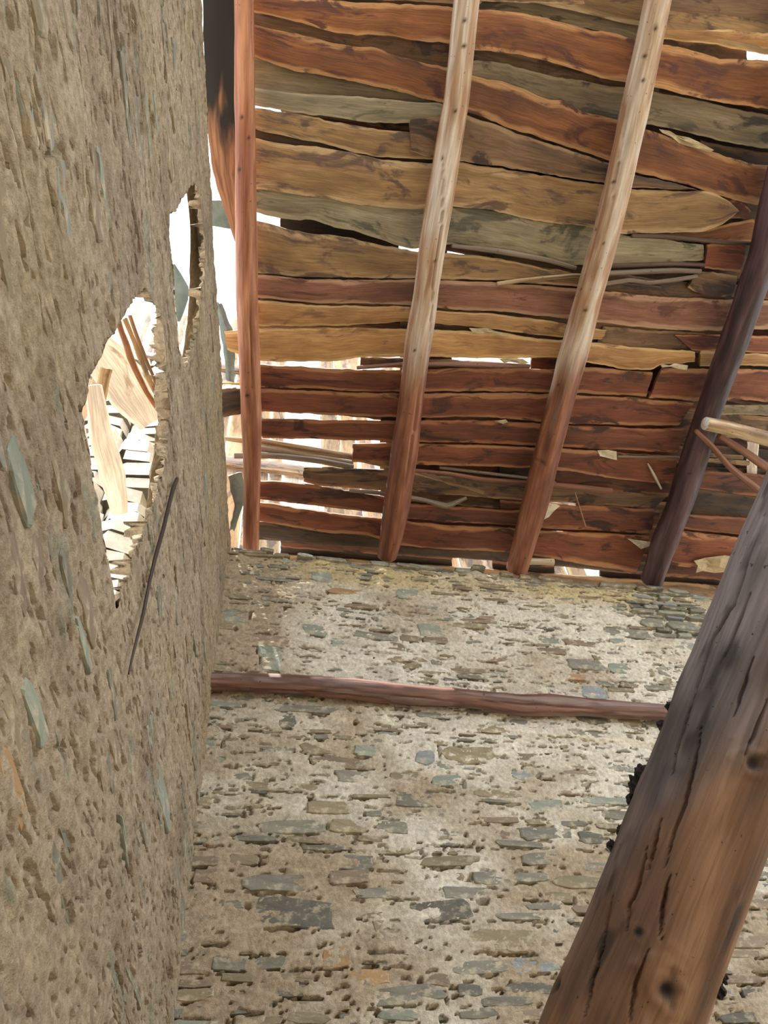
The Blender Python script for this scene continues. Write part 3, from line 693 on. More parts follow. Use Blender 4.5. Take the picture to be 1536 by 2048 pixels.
# ------------------------------------------------------------------ logs and poles
def tube(name, P, rad, col_fn, mat, nseg=48, step=.012, lump=.05, seed=0, parent=None, knots=(), cracks=(), crack_w=.004, crack_d=.012, flat=None, caps=True, endcol=None, local=True):
    """round timber along polyline P (m,3) with radii; knots = [(px, py, r)], cracks = [[(px,py)...]] located on the visible face"""
    P = np.asarray(P, float); rad = np.asarray(rad, float)
    d = np.concatenate([[0], np.cumsum(np.linalg.norm(np.diff(P, axis=0), axis=1))])
    n = max(8, int(d[-1]/step)); t_ = np.linspace(0, d[-1], n)
    C_ = np.stack([np.interp(t_, d, P[:, k]) for k in range(3)], -1); r_ = np.interp(t_, d, rad)
    sm = max(1, int(n/(len(P)*3)))
    for _ in range(sm):
        C_[1:-1] = (C_[:-2] + 2*C_[1:-1] + C_[2:])/4; r_[1:-1] = (r_[:-2]+2*r_[1:-1]+r_[2:])/4
    T_ = np.gradient(C_, axis=0); T_ /= np.linalg.norm(T_, axis=1)[:, None]
    ref = np.array([0, 0, 1.0]) if abs(T_[0] @ [0, 0, 1]) < .9 else np.array([1.0, 0, 0])
    A_ = np.cross(T_, ref); A_ /= np.linalg.norm(A_, axis=1)[:, None]; B2 = np.cross(T_, A_)
    th = np.linspace(0, 2*np.pi, nseg, endpoint=False)
    TT, AA = np.meshgrid(t_, th, indexing='ij')
    rr = r_[:, None]*(1 + lump*noise(np.cos(AA)*1.2, np.sin(AA)*1.2, TT*5, seed) + lump*.6*noise(np.cos(AA)*2.5, np.sin(AA)*2.5, TT*12, seed+1)
                      + lump*.25*noise(np.cos(AA)*9, np.sin(AA)*9, TT*14, seed+2))
    dirv = np.cos(AA)[..., None]*A_[:, None] + np.sin(AA)[..., None]*B2[:, None]
    V = C_[:, None] + dirv*rr[..., None]
    Vf_ = V.reshape(-1, 3); Df = dirv.reshape(-1, 3)
    px, dz = proj(Vf_); facing = ((CAM - Vf_)*Df).sum(1) > 0
    disp = np.zeros(len(Vf_)); mark = np.zeros(len(Vf_))
    def pick(x, y):
        q = np.hypot(px[:, 0]-x, px[:, 1]-y) + np.where(facing, 0, 1e6); return Vf_[q.argmin()]
    for (x, y, kr) in knots:
        c_ = pick(x, y); q = np.linalg.norm(Vf_-c_, axis=1)*(1 + .45*noise(Vf_[:, 0]*.6/kr, Vf_[:, 1]*.6/kr, Vf_[:, 2]*.6/kr, 77) + .35*noise(Vf_[:, 0]*1.6/kr, Vf_[:, 1]*1.6/kr, Vf_[:, 2]*1.6/kr, 78))
        disp += -kr*.4*np.exp(-(q/(kr*.55))**2) + kr*.14*np.exp(-((q-kr*1.1)/(kr*.5))**2)
        mark = np.maximum(mark, np.exp(-(q/(kr*.75))**4))
    for cr in cracks:
        pts = []
        for (a, b_) in zip(cr[:-1], cr[1:]):
            for s_ in np.linspace(0, 1, 7)[:-1]: pts.append((a[0]+(b_[0]-a[0])*s_, a[1]+(b_[1]-a[1])*s_))
        pts = np.array([pick(*p) for p in pts + [cr[-1]]])
        q = np.full(len(Vf_), 1e9); ww = np.zeros(len(Vf_)); m_ = len(pts)-1
        for i in range(m_):
            e_ = pts[i+1]-pts[i]; l2 = max(e_@e_, 1e-9); s_ = np.clip((Vf_-pts[i])@e_/l2, 0, 1)
            dd = np.linalg.norm(Vf_-pts[i]-s_[:, None]*e_, axis=1); bt = dd < q
            q = np.where(bt, dd, q); ww = np.where(bt, np.sin(np.pi*np.clip((i+s_)/m_, .04, .96))**.5, ww)
        g = sstep(1.0, .2, q/(crack_w*np.maximum(ww, .15))); disp -= crack_d*g*ww
    Vf_ = Vf_ + Df*disp[:, None]
    colr = col_fn(TT.ravel(), AA.ravel(), px, Df, mark)
    i = np.arange(n-1)[:, None]*nseg; j = np.arange(nseg)[None, :]; j2 = (j+1) % nseg
    Q = np.stack([i+j, i+j2, i+nseg+j2, i+nseg+j], -1).reshape(-1, 4)
    uv = np.stack([TT, np.abs(AA-np.pi)*r_[:, None]], -1).reshape(-1, 2)
    tr = []
    if caps:
        for e_, base in ((0, 0), (n-1, (n-1)*nseg)):
            nb = len(Vf_); ring = Vf_[base:base+nseg]; c_ = ring.mean(0)
            inn = c_ + (ring-c_)*.93 + (T_[e_]*(-.004 if e_ == 0 else .004))
            Vf_ = np.vstack([Vf_, inn, [c_ + T_[e_]*(-.004 if e_ == 0 else .004)]])
            ec = colr[base:base+nseg] if endcol is None else np.tile(lin(endcol), (nseg, 1))
            colr = np.vstack([colr, ec, ec[:1]]); uv = np.vstack([uv, uv[base:base+nseg], uv[base:base+1]])
            a = np.arange(nseg); b_ = (a+1) % nseg
            qq = np.stack([base+a, base+b_, nb+b_, nb+a], -1); tt = np.stack([nb+a, nb+b_, np.full(nseg, nb+nseg)], -1)
            if e_ == 0: qq = qq[:, ::-1]; tt = tt[:, ::-1]
            Q = np.vstack([Q, qq]); tr.append(tt)
    c_ = P[0] if local else np.zeros(3)
    o = mesh_np(name, Vf_ - c_, Q, mat, parent, smooth=True, uv=uv, col=colr, tris=np.vstack(tr) if tr else None)
    o.location = c_
    return o
def colmix(pal, seed, fs=(3, 2), knotcol=(60, 38, 30)):
    """albedo mottled along the timber between palette colours"""
    pal = [lin(c) for c in pal]
    def fn(t_, a, px, Df, mark):
        n1 = np.clip(.5 + .9*noise(np.cos(a)*fs[1], np.sin(a)*fs[1], t_*fs[0], seed) + .35*noise(np.cos(a)*4, np.sin(a)*4, t_*14, seed+1), 0, 1)*(len(pal)-1)
        i = np.minimum(n1.astype(int), len(pal)-2); f_ = (n1-i)[:, None]
        P_ = np.array(pal); c = P_[i]*(1-f_) + P_[i+1]*f_
        return c*(1-mark[:, None]) + lin(knotcol)*mark[:, None]
    return fn
def rafter_px(edges, r_extra=0, up=True, drop=0.028):
    P = []; r = []
    for (y, x0, x1) in edges:
        xm = (x0+x1)/2; rad = .045
        for _ in range(4):
            p = roof(xm, y, -rad - drop); _, dz = proj(p[None]); rad = (x1-x0)/2/F*dz[0]*1.02
        P.append(p); r.append(rad)
    P = np.array(P); r = np.array(r)
    if up:
        d = nrm(P[0]-P[3]); L = (P[0][1] + 1.2)/abs(d[1]); P = np.vstack([P[0] + d*L, P]); r = np.concatenate([[r[0]*.95], r])
    return P, r
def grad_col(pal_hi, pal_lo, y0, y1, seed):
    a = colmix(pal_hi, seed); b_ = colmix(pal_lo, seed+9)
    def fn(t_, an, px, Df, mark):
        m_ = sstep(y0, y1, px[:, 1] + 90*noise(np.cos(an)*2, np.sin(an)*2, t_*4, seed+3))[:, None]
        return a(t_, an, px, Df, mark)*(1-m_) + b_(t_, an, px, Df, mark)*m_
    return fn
P, r = rafter_px([(0,468,507),(200,470,510),(400,471,513),(600,473,516),(700,478,519),(850,483,523),(950,487,521),(1100,486,517)])
o = tube('rafter', P, r, colmix([(196,140,104),(168,110,80),(146,90,66)], 400), M_LOG, seed=401, knots=[(478,340,.012),(484,235,.01),(497,275,.008),(495,790,.012)], cracks=[[(500,620),(503,700),(505,770)]], crack_w=.004, crack_d=.01, local=True)
tag(o, 'first round rafter from the left, orange red, running beside the left wall', 'rafter', 'round pole rafters')
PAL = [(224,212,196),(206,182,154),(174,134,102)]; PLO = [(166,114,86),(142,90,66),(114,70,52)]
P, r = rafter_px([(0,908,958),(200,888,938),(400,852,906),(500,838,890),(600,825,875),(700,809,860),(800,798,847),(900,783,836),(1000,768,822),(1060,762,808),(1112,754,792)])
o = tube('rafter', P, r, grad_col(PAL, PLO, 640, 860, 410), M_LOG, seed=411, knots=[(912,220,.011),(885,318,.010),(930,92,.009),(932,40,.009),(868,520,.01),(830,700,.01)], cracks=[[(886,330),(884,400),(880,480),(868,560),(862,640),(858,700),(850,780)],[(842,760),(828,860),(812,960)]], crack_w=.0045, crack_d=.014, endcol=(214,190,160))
tag(o, 'second round rafter from the left, pale above, red brown below, with a long crack', 'rafter', 'round pole rafters')
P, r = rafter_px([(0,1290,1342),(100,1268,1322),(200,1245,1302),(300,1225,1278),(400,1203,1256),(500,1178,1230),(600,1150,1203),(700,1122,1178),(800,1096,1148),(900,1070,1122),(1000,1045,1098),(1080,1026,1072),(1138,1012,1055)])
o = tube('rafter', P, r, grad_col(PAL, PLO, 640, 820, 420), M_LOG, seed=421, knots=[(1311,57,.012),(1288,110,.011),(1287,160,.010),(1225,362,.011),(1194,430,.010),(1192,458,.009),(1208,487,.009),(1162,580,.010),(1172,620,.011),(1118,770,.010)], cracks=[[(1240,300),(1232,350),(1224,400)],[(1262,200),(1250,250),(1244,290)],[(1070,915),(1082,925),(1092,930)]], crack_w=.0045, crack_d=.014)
tag(o, 'third round rafter from the left, full of small knots, pale above and rusty below', 'rafter', 'round pole rafters')
P, r = rafter_px([(300,1548,1606),(400,1522,1580),(500,1500,1556),(600,1470,1524),(700,1436,1490),(800,1400,1450),(900,1368,1420),(1000,1338,1388),(1100,1300,1347),(1162,1282,1326)])
o = tube('rafter', P, r, colmix([(100,78,84),(76,54,56),(56,40,42)], 430), M_LOG, seed=431, lump=.07, knots=[(1420,760,.012),(1380,950,.012)])
tag(o, 'fourth round rafter from the left, dark purplish and unpeeled, nearest the big log', 'rafter', 'round pole rafters')

# pole across the far wall
def wallpole(pts, off):
    return np.array([on_plane(x, y, np.array([0, D-off, 0]), np.array([0, 1.0, 0])) for x, y in pts])
P = wallpole([(385,1362),(460,1364),(560,1368),(640,1373),(700,1377),(760,1384),(830,1391),(900,1394),(960,1400),(1040,1410),(1100,1409),(1180,1414),(1250,1420),(1320,1424),(1430,1432),(1640,1446)], .045)
_, dz = proj(P); wpx = np.array([34,37,38,41,42,42,40,38,36,42,44,36,34,32,30,28])
o = tube('wall_pole', P, wpx/2/F*dz, colmix([(146,106,88),(122,86,70),(98,68,56),(136,112,100)], 440), M_LOG, seed=441, lump=.06, nseg=56, cracks=[[(520,1378),(640,1384),(760,1396)],[(960,1402),(1100,1412),(1200,1418)],[(780,1390),(880,1400)]], crack_w=.003, crack_d=.006, endcol=(170,110,80))
tag(o, 'bent red brown horizontal pole running across the far stone wall', 'pole')

# the big slanting log
b0, b1 = at(1241, 2048, 1.80), at(1648, 1000, 2.0)
dv = nrm(b1-b0)
def big_col(t_, a, px, Df, mark):
    g = colmix([(134,124,124),(108,98,96),(82,72,70),(120,106,98)], 450, (2.2, 1.6))(t_, a, px, Df, mark*0)
    bn = colmix([(166,128,94),(140,102,72),(110,80,58)], 455, (2.5, 2))(t_, a, px, Df, mark*0)
    sx = (px[:, 0]-1200)*.93 + (px[:, 1]-1800)*.37                        # across the trunk
    m_ = sstep(-60, 90, sx + 60*noise(np.cos(a)*3, np.sin(a)*3, t_*6, 459) + (px[:, 1]-1720)*.55)*sstep(1380, 1640, px[:, 1] + (px[:, 0]-1400)*.8)
    c = g + (bn-g)*m_[:, None]*.9
    dk = sstep(.35, .7, noise(np.cos(a)*3, np.sin(a)*3, t_*7, 461)*.6 + .5*noise(np.cos(a)*8, np.sin(a)*8, t_*20, 462))[:, None]
    c = c*(1-.68*dk)
    return c*(1-mark[:, None]) + lin((34, 26, 22))*mark[:, None]
L0 = (D - .19 - b0[1])/dv[1]
P = np.array([b0 + dv*L0, b0 + dv*L0*.5, b0, b0+(b1-b0)*.25, b0+(b1-b0)*.5, b0+(b1-b0)*.75, b1, b1+dv*2.7])
r = np.array([.136, .133, .128, .130, .132, .134, .135, .12])
CR = [[(1530,1030),(1500,1110),(1468,1208),(1422,1283),(1393,1374),(1369,1448),(1352,1506),(1346,1545)],[(1402,1457),(1389,1531),(1369,1606),(1348,1664),(1331,1730)],[(1294,1697),(1278,1767),(1257,1813),(1253,1862)],
      [(1224,1796),(1207,1883),(1178,1986),(1170,2028)],[(1534,1403),(1514,1457),(1489,1510)],[(1298,1900),(1269,1970),(1262,2040)],[(1340,1750),(1325,1808),(1321,1879)],[(1505,1316),(1485,1382),(1468,1432)],[(1320,1640),(1305,1700),(1296,1740)],[(1500,1190),(1470,1260),(1440,1330)]]
big = tube('slanting_log', P, r, big_col, M_BIG, nseg=300, step=.006, lump=.03, seed=451, knots=[(1505,1533,.020),(1276,1862,.012),(1336,1982,.028),(1118,1970,.016),(1250,1560,.012),(1400,1230,.01)], cracks=CR, crack_w=.0042, crack_d=.02)
tag(big, 'thick weathered grey and brown log with long splits, slanting through the right foreground', 'log')
# clinging dirt and shreds of bark on the log
for (x, y, s_) in [(1254,1535,.014),(1248,1560,.016),(1262,1600,.010),(1222,1690,.010),(1300,1440,.010),(1311,1400,.009),(1224,1650,.008),(1410,1960,.012),(1422,1940,.009)]:
    q = ray(x, y); c_ = b0 + dv*0
    # nearest point on the axis to this view ray, then step out to the bark
    w0 = CAM - b0; a_, b_2, cc = 1, q@dv, 1; d_, e_ = q@w0, dv@w0; den = 1-b_2**2
    sc_, tc = (b_2*e_-d_)/den, (e_-b_2*d_)/den
    ax_ = b0 + dv*tc; pr = CAM + q*sc_; out = nrm(pr-ax_); lr = float(np.interp(tc, [0, np.linalg.norm(b1-b0)], [.128, .135]))
    n1 = 120; ph = np.arccos(1-2*(np.arange(n1)+.5)/n1); tt_ = np.pi*(1+5**.5)*np.arange(n1)
    me_V = []; 
    bmV = np.stack([np.cos(tt_)*np.sin(ph), np.sin(tt_)*np.sin(ph), np.cos(ph)], -1)
    import bmesh
    bm = bmesh.new(); bmesh.ops.create_icosphere(bm, subdivisions=3, radius=1)
    for v in bm.verts:
        k_2 = 1 + .5*float(noise(v.co.x*2.2, v.co.y*2.2, v.co.z*2.2, int(x))) + .35*float(noise(v.co.x*6, v.co.y*6, v.co.z*6, int(y)))
        v.co = v.co*k_2*s_; v.co.z *= 1.3
    me = bpy.data.meshes.new('bark_crumb'); bm.to_mesh(me); bm.free(); me.materials.append(M_SOOT)
    ob = bpy.data.objects.new('bark_crumb', me); link(ob, big); ob.location = tuple(ax_ + out*(lr - .002) - np.array(big.location))

# ------------------------------------------------------------------ sticks lodged in the roof
def stick(name, pts, wpx, off, pal, label, group=None, cat='stick', seed=0, endcol=None, offs=None, lump=.09):
    P = []; r = []
    for i, (x, y) in enumerate(pts):
        o_ = off if offs is None else offs[i]
        p = roof(x, y, o_); P.append(p); r.append((wpx if np.isscalar(wpx) else wpx[i])/2/F*proj(p[None])[1][0])
    s = tube(name, P, r, colmix(pal, seed), M_LOG, nseg=18, step=.012, seed=seed, lump=lump, endcol=endcol)
    return tag(s, label, cat, group)
BIRCH = [(214,196,160),(180,150,112),(120,96,72)]; GREYW = [(150,138,124),(120,104,90)]; DKW = [(104,82,70),(78,58,50)]; RDW = [(150,104,78),(120,78,58)]
G = 'sticks lodged between the roof boards'
stick('birch_pole', [(452,877),(525,884),(610,899),(703,913),(820,940),(890,962),(965,984)], [9,14,15,14,12,13,14], .044, BIRCH, 'pale speckled pole across the big gap near the foot of the second rafter', G, 'pole', 501)
stick('grey_stick', [(470,911),(560,912),(640,922),(705,934)], 12, .060, GREYW, 'grey stick just below the pale pole in the lower left roof gap', G, seed=502)
stick('grey_stick', [(520,897),(600,908),(704,927)], 13, .093, GREYW, 'wide grey stick directly under the speckled pole', G, seed=503)
stick('forked_twig', [(700,981),(760,986),(850,1000),(893,1013),(932,996)], [7,8,9,12,7], -.004, GREYW, 'bent grey twig with a forked tip right of the second rafter foot', G, seed=504)
stick('split_lath', [(800,938),(900,947),(960,958),(1060,966),(1150,974),(1222,982)], [7,8,9,9,12,12], -.004, RDW, 'long thin brown lath crossing the foot of the third rafter', G, 'lath', 505)
stick('long_twig', [(880,935),(960,945),(1060,957),(1110,966)], 7, .018, GREYW, 'thin grey twig above the long brown lath', G, seed=506)
stick('peeled_stick', [(996,568),(1040,561),(1100,555),(1150,551),(1190,553)], [10,9,9,9,8], -.012, BIRCH, 'pale curved stick with a cut end left of the third rafter', G, seed=507, endcol=(220,205,175))
stick('brown_stick', [(1264,472),(1330,473),(1400,480),(1450,485),(1500,487)], [8,8,9,10,8], -.012, DKW, 'dark stick under the tongue shaped board', G, seed=508)
stick('brown_stick', [(1215,546),(1290,543),(1350,541),(1400,543)], 10, -.008, GREYW, 'upper of three grey sticks between third and fourth rafters', G, seed=509)
stick('brown_stick', [(1213,533),(1290,530),(1350,528),(1407,530)], 9, .006, DKW, 'stick above the three grey sticks, beside the red board end', G, seed=510)
stick('brown_stick', [(1205,568),(1260,560),(1300,566),(1350,560),(1392,553)], [9,9,8,9,9], -.014, GREYW, 'crooked lowest of three grey sticks between third and fourth rafters', G, seed=511)
stick('brown_stick', [(1195,575),(1240,566),(1290,570),(1320,574)], 7, .0, DKW, 'short thin dark stick behind the crooked grey stick', G, seed=512)
stick('thin_stick', [(1236,913),(1300,914),(1357,915)], 5, -.01, GREYW, 'thin straight stick holding a white scrap above the third rafter foot', G, seed=513)
stick('grey_pole', [(715,735),(800,729),(900,728),(980,730),(1058,732)], [8,8,10,11,8], -.006, [(150,112,96),(120,84,72)], 'weathered pole in the gap under the long yellow board', G, 'pole', 514)
stick('grey_stick', [(960,455),(1030,505),(1070,515),(1128,535),(1180,545)], [4,9,10,9,8], -.010, GREYW, 'grey stick in the seam left of the third rafter', G, seed=515) if False else None
stick('grey_stick', [(905,492),(980,500),(1030,508),(1095,520),(1150,536)], [8,10,11,10,8], -.006, GREYW, 'grey split stick in the dark seam between second and third rafters', G, seed=516)
stick('cut_branch', [(1411,847),(1450,855),(1500,868),(1560,884),(1640,906)], [27,27,29,30,31], -.215, BIRCH, 'pale branch with a white sawn end resting against the fourth rafter', 'poles at the right edge of the roof', 'branch', 517, endcol=(240,240,235), lump=.05)
stick('brown_branch', [(1392,862),(1420,888),(1460,935),(1512,975),(1560,1010)], [9,12,13,14,14], -.20, RDW, 'thin brown branch slanting down from the sawn branch to the big log', 'poles at the right edge of the roof', 'branch', 518)
stick('brown_branch', [(1438,872),(1480,898),(1520,925),(1580,965)], [12,16,17,18], -.17, RDW, 'thicker short brown branch just right of the thin slanting one', 'poles at the right edge of the roof', 'branch', 519)
for k, (x0, y0, x1, y1) in enumerate([(1408,908,1488,916),(1408,920,1500,926)]):
    A = [roof(x0, y0-3, .03*k-.004), roof(x1, y1-3, .03*k-.004)]; Bb = [roof(x0, y0+5, .03*k-.004), roof(x1, y1+5, .03*k-.004)]
    tag(board3('lath', A, Bb, .008, W('tan'), None, RN, rows=3), ['upper', 'lower'][k] + ' thin lath right of the fourth rafter under the sawn branch', 'lath', 'laths right of the fourth rafter')
A = [roof(1496, 884, .05), roof(1494, 955, .05)]; Bb = [roof(1518, 886, .05), roof(1514, 957, .05)]
tag(board3('short_slat', A, Bb, .012, W('pale'), None, RN, rows=3), 'short pale upright slat near the right edge beside the slanting branches', 'slat')
A = [roof(1436, 810, .02), roof(1536, 812, .02), roof(1630, 815, .02)]; Bb = [roof(1434, 829, .02), roof(1536, 832, .02), roof(1630, 836, .02)]
tag(board3('edge_board', A, Bb, .02, W('grey'), None, RN, rows=4), 'grey weathered board above the sawn branch at the right edge', 'board')

# charred board standing out left of the first rafter, block and sheet beside it
A = [roof(402, -80, .001), roof(406, 60, .001), roof(410, 150, .001), roof(413, 230, .001), roof(420, 320, .001), roof(440, 400, .001), roof(458, 450, .001), roof(476, 505, .001)]
Bb = [roof(482, -80, .001), roof(484, 60, .001), roof(484, 150, .001), roof(484, 230, .001), roof(484, 320, .001), roof(485, 400, .001), roof(485, 460, .001), roof(485, 515, .001)]
m, t, b = newmat('charred_wood')
uv = N(t, 'ShaderNodeUVMap').outputs[0]; sx = N(t, 'ShaderNodeSeparateXYZ'); t.links.new(uv, sx.inputs[0])
g = tnoise(t, mapping(t, uv, (4, 60, 1)), 1.0, 5, .6, .8); g0 = tnoise(t, mapping(t, uv, (2.5, 14, 1)), 1.0, 3)
ad = N(t, 'ShaderNodeMath', operation='ADD'); t.links.new(sx.outputs[0], ad.inputs[0]); t.links.new(g0, ad.inputs[1])
c = mixc(t, ramp(t, g, .3, .7), rgba((120, 78, 56)), rgba((176, 128, 94)))
c = mixc(t, ramp(t, ad.outputs[0], .95, 1.2), (.012, .009, .008, 1), c)
t.links.new(c, b.inputs['Base Color']); b.inputs['Roughness'].default_value = .7
tag(board3('charred_board', A, Bb, .025, m, None, RN, warp=.006), 'dark charred board with a pointed foot left of the first rafter', 'board')
A = [roof(436, 778, -.03), roof(505, 776, -.03)]; Bb = [roof(438, 836, -.03), roof(505, 824, -.03)]
tag(board3('beam_stub', A, Bb, .07, W('dark'), None, RN, rows=6, step=.01), 'short dark beam stub poking out behind the first rafter', 'beam')
A = [roof(404, 398, .06), roof(474, 404, .06)]; Bb = [roof(408, 452, .06), roof(474, 458, .06)]
tag(board3('sheet_scrap', A, Bb, .006, M_SHEET, None, RN, rows=6, step=.01, warp=.02), 'blue grey sheet scrap left of the first rafter beside the charred board', 'sheet')
A = [roof(430, 600, .04), roof(446, 690, .04), roof(452, 760, .04)]; Bb = [roof(444, 605, .04), roof(470, 670, .04), roof(468, 765, .04)]
tag(board3('dark_rag', A, Bb, .006, M_SHEET, None, RN, rows=6, step=.01, warp=.03), 'dark crumpled sheet above the left wall beside the first rafter', 'sheet')
A = [roof(455, 950, -.01), roof(470, 1010, -.01), roof(458, 1060, -.01)]; Bb = [roof(484, 945, -.01), roof(490, 1000, -.01), roof(468, 1062, -.01)]
tag(board3('plastic_scrap', A, Bb, .004, M_SHEET, None, RN, rows=6, step=.01, warp=.03), 'pale crumpled plastic scrap at the foot of the first rafter', 'plastic')
A = [roof(440, 767, -.02), roof(480, 766, -.02)]; Bb = [roof(440, 771, -.02), roof(480, 770, -.02)]
tag(board3('yellow_strip', A, Bb, .004, M_YEL, None, RN, rows=3), 'thin yellow plastic strip on the dark beam stub', 'plastic')

# ------------------------------------------------------------------ scraps of bark and torn wood caught in the roof
def scrap(name, outline, off, mat, label, curl=.012, th=.0025):
    P = np.array(outline, float); c = P.mean(0); n = len(P)
    rings = [1.0, .66, .33]; V = []
    s = len(label)
    for k, q in enumerate(rings):
        for i, p in enumerate(P):
            a = c + (p-c)*q; d_ = curl*float(noise(a[0]*.05, a[1]*.07, 0, s)) + (curl*.5*math.sin(a[0]*.12+s))
            V.append(roof(a[0], a[1], off + d_))
    V.append(roof(c[0], c[1], off)); V = np.array(V); m_ = len(V)
    Q = []; T = []
    for k in range(2):
        for i in range(n): j = (i+1) % n; Q.append([k*n+i, k*n+j, (k+1)*n+j, (k+1)*n+i])
    for i in range(n): T.append([2*n+i, 2*n+(i+1) % n, 3*n])
    Q = np.array(Q); T = np.array(T)
    side = np.array([[i, i+m_, (i+1) % n+m_, (i+1) % n] for i in range(n)])
    VV = np.vstack([V, V + RN*th]); cc = VV.mean(0)
    o = mesh_np(name, VV-cc, np.vstack([Q, Q[:, ::-1]+m_, side]), mat, smooth=False, tris=np.vstack([T, T[:, ::-1]+m_])); o.location = cc
    return tag(o, label, 'scrap', 'pale scraps caught in the roof')
scrap('bark_scrap', [(1195,901),(1215,900),(1233,903),(1234,920),(1224,918),(1200,912)], -.012, M_PAPER, 'white bark scrap at the head of a thin stick, right of the third rafter')
scrap('bark_scrap', [(1321,728),(1340,731),(1350,727),(1376,731),(1374,740),(1356,738),(1340,733),(1324,735)], -.012, M_PAPER, 'white strip on the seam under the long yellow board, near the fourth rafter')
scrap('splinter', [(1318,258),(1340,262),(1352,270),(1378,275),(1400,285),(1428,300),(1420,305),(1395,297),(1375,292),(1358,286),(1345,275),(1325,266)], -.006, M_STRAW, 'splintered pale wood between the two orange boards right of the third rafter')
scrap('leaf_scrap', [(938,656),(955,657),(975,656),(990,662),(1015,668),(1024,673),(1005,672),(985,666),(962,668),(945,664)], -.008, M_STRAW, 'curled yellowish leaf in the seam above the long yellow board')
scrap('bark_scrap', [(1095,1006),(1112,1008),(1120,1012),(1108,1022),(1098,1034),(1086,1040),(1080,1030)], -.012, M_PAPER, 'hanging white scrap just right of the third rafter foot')
scrap('bark_scrap', [(1256,1078),(1300,1084),(1301,1092),(1282,1098)], -.012, M_PAPER, 'pale triangular bark scrap left of the fourth rafter foot')
scrap('torn_bark', [(1388,1122),(1410,1116),(1450,1111),(1475,1115),(1470,1142),(1430,1146),(1405,1142),(1392,1146),(1396,1132)], -.02, M_STRAW, 'ragged pale bark piece on the wall head beside the big log')
scrap('leaf_scrap', [(998,718),(1020,716),(1046,718),(1058,726),(1045,728),(1020,724),(1008,726)], -.012, M_STRAW, 'dry papery leaf hanging under the long yellow board')
scrap('bark_chip', [(990,842),(1012,839),(1016,844),(1006,848)], -.01, M_STRAW, 'tiny pale chip on a red board between second and third rafters')
s_ = stick('bark_roll', [(1053,1122),(1080,1123),(1106,1124)], [14,13,15], -.045, [(220,208,180),(200,184,150)], 'rolled white piece of bark on the wall head beside the third rafter foot', cat='bark', seed=530, endcol=(190,170,140))
s_ = stick('dangling_straw', [(1296,928),(1308,950),(1322,977)], [3,6,4], -.03, [(214,208,190),(190,180,150)], 'white straw dangling between third and fourth rafters', 'dangling straws', 'straw', 531, offs=[-.005, -.03, -.05])
s_ = stick('dangling_straw', [(1150,985),(1160,1018),(1171,1052)], 2.2, -.03, [(190,160,120),(170,130,100)], 'thin brown straw dangling right of the third rafter', 'dangling straws', 'straw', 532, offs=[-.005, -.03, -.05])

# twig pressed along the left wall
def lw(x, y, off=.012): 
    return on_plane(x, y, COR + LN*off, LN)
P = [lw(354, 958), lw(347, 975), lw(338, 1010), lw(326, 1060), lw(312, 1110), lw(300, 1160), lw(286, 1230), lw(268, 1300), lw(258, 1345)]
o = tube('twig', P, [.005,.006,.005,.005,.005,.004,.004,.003,.002], colmix([(84,66,54),(60,48,40)], 541), M_LOG, nseg=10, step=.01, seed=541)
tag(o, 'long thin dark twig lying against the left wall below the holes', 'twig')

# ------------------------------------------------------------------ outside, seen through holes and gaps
hut = empty('neighbour_hut', (1.2, 3.6, 0)); tag(hut, 'sunlit boarded upper wall of the next hut, glimpsed through the roof gaps', 'building')
hl = np.array(hut.location); x = -2.6; k = 0
while x < 4.8:
    wd = random.uniform(.1, .2); y = 3.5 + random.uniform(0, .03); z1 = 9.4 + random.uniform(-.3, .2)
    zs = np.linspace(3.2, z1, 12)
    A = [np.array([x + .008*math.sin(z*2+k), y, z]) for z in zs]; Bb = [np.array([x + wd - .01 + .008*math.sin(z*1.7+k*3), y, z]) for z in zs]
    board3('wall_board', A, Bb, .022, W(random.choice(['tan', 'pale', 'yellow', 'tan'])), hut, np.array([0, 1.0, 0]), rows=4, step=.2)
    x += wd; k += 1
for z in (5.2, 6.6, 8.2):
    A = [np.array([-2.6, 3.44, z]), np.array([1, 3.44, z]), np.array([4.8, 3.44, z])]; Bb = [p + [0, 0, .12] for p in A]
    board3('cross_rail', A, Bb, .06, W('brown'), hut, np.array([0, 1.0, 0]), rows=4, step=.2)
bx_ = slabbox('stone_base', -2.6, 4.8, 3.6, 4.1, FLOOR-.05, 3.5, M_MUD, hut, (30, 20)); bx_.location = -hl

# things beyond the big hole
def slat3(name, pts, wpx, d, mat, label, group=None, th=.02, cat='plank'):
    """plank outside, through sight points with distances d"""
    P = np.array([at(x, y, dd) for (x, y), dd in zip(pts, d)]); side = nrm(np.cross(nrm(P[-1]-P[0]), P.mean(0)-CAM)); nn = nrm(np.cross(side, nrm(P[-1]-P[0])))
    if nn @ (P.mean(0)-CAM) < 0: nn = -nn
    _, dz = proj(P); hw = np.array(wpx if not np.isscalar(wpx) else [wpx]*len(P))/2/F*dz
    o = board3(name, P - side*hw[:, None], P + side*hw[:, None], th, mat, None, nn, rows=5, step=.04)
    return tag(o, label, cat, group)
GP = 'planks outside the big hole'
slat3('leaning_slat', [(236,640),(262,720),(300,800),(335,845)], [12,12,11,12], [3.0,3.02,3.05,3.08], W('orange'), 'left thin slat of the leaning bundle seen through the big hole', GP)
slat3('leaning_slat', [(248,636),(274,700),(306,775),(335,825)], [9,10,10,10], [3.04,3.06,3.09,3.12], W('tan'), 'middle thin slat of the leaning bundle seen through the big hole', GP)
slat3('leaning_slat', [(258,630),(284,700),(314,770),(340,815)], [8,9,8,8], [3.08,3.1,3.13,3.16], W('brown'), 'right thin slat of the leaning bundle seen through the big hole', GP)
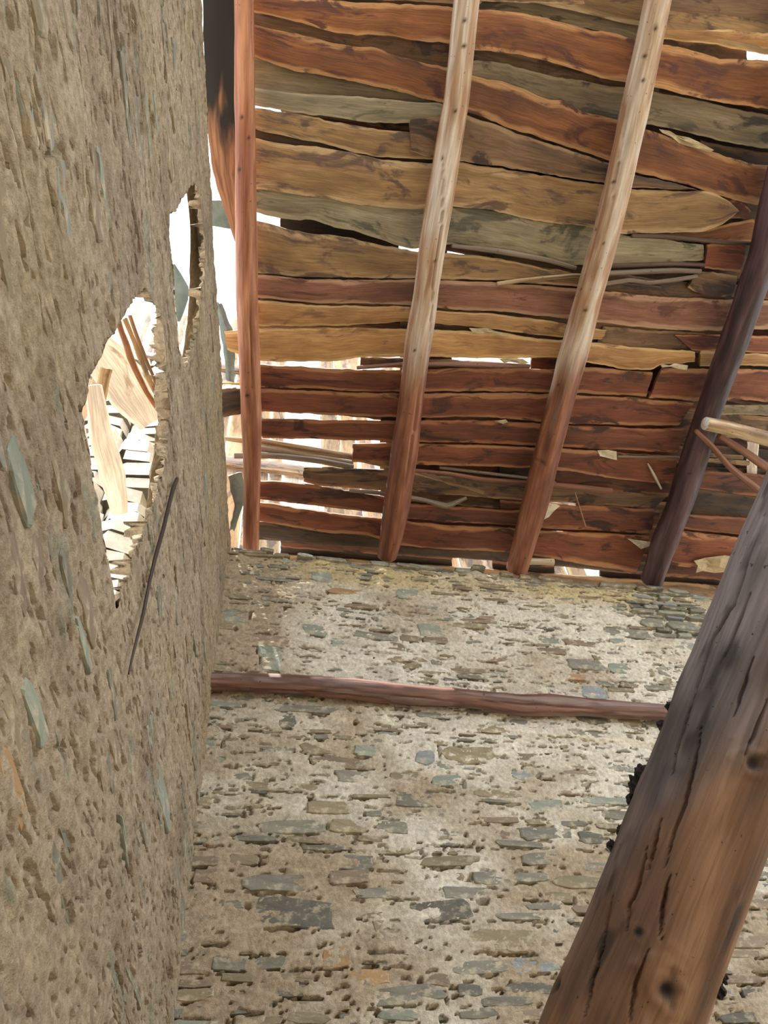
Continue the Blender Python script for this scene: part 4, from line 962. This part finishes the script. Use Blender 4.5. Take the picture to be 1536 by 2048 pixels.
slat3('wide_plank', [(186,770),(200,860),(226,950),(238,1030)], [30,46,54,30], [2.7,2.72,2.74,2.76], W('pale'), 'wide pale plank with a rounded foot seen low in the big hole', GP, th=.03)
slat3('white_plank', [(190,690),(228,740),(270,800),(300,850)], [70,86,80,40], [3.3,3.3,3.3,3.3], W('pale'), 'broad plank behind the slats in the big hole, glare painted white', GP, th=.03)  # white colour stands in for the overexposed plank face
slat3('brace_plank', [(212,735),(200,800),(190,860)], [22,26,22], [3.1,3.1,3.1], W('tan'), 'short tan plank at the left edge of the big hole', GP)
M_GLARE = plain('glare_stone', (232, 226, 212))  # near white, puts the daylight glare into the stone colour
pier = empty('stone_pier', tuple(at(288, 800, 4.1)*[1, 1, 0])); tag(pier, 'dry stone pier outside, topped level with the slats in the big hole', 'pillar')
pl = np.array(pier.location); zt = at(300, 650, 4.1)[2]; z = FLOOR; k = 0
while z < zt:
    h = random.uniform(.05, .1)
    for sx_ in (0, 1):
        wd = .24; n_ = 9; a = np.linspace(0, 2*np.pi, n_, endpoint=False) + random.uniform(0, .5)
        cx_ = -.09 + .18*sx_ + random.uniform(-.02, .02); rr_ = [random.uniform(.85, 1.05) for _ in range(n_)]
        ol = np.array([[cx_ + .10*rr_[i]*math.copysign(abs(math.cos(a[i]))**.6, math.cos(a[i])), .16*rr_[i]*math.copysign(abs(math.sin(a[i]))**.6, math.sin(a[i]))] for i in range(n_)])
        V = np.vstack([np.column_stack([ol, np.full(n_, z+.004)]), np.column_stack([ol*.98, np.full(n_, z+h)]), [[ol[:, 0].mean(), ol[:, 1].mean(), z+h+.004]]])
        Q = np.array([[i, (i+1) % n_, (i+1) % n_+n_, i+n_] for i in range(n_)]); T = np.array([[2*n_, i+n_, (i+1) % n_+n_] for i in range(n_)])
        mesh_np('stone', V, Q, M_GLARE, pier, smooth=False, tris=T)
    z += h; k += 1
slat3('dark_sheet', [(345,528),(362,575),(358,612),(352,645)], [10,34,30,14], [2.6,2.6,2.6,2.6], M_SHEET, 'dark notched sheet edge inside the narrow upper hole', th=.006, cat='sheet')
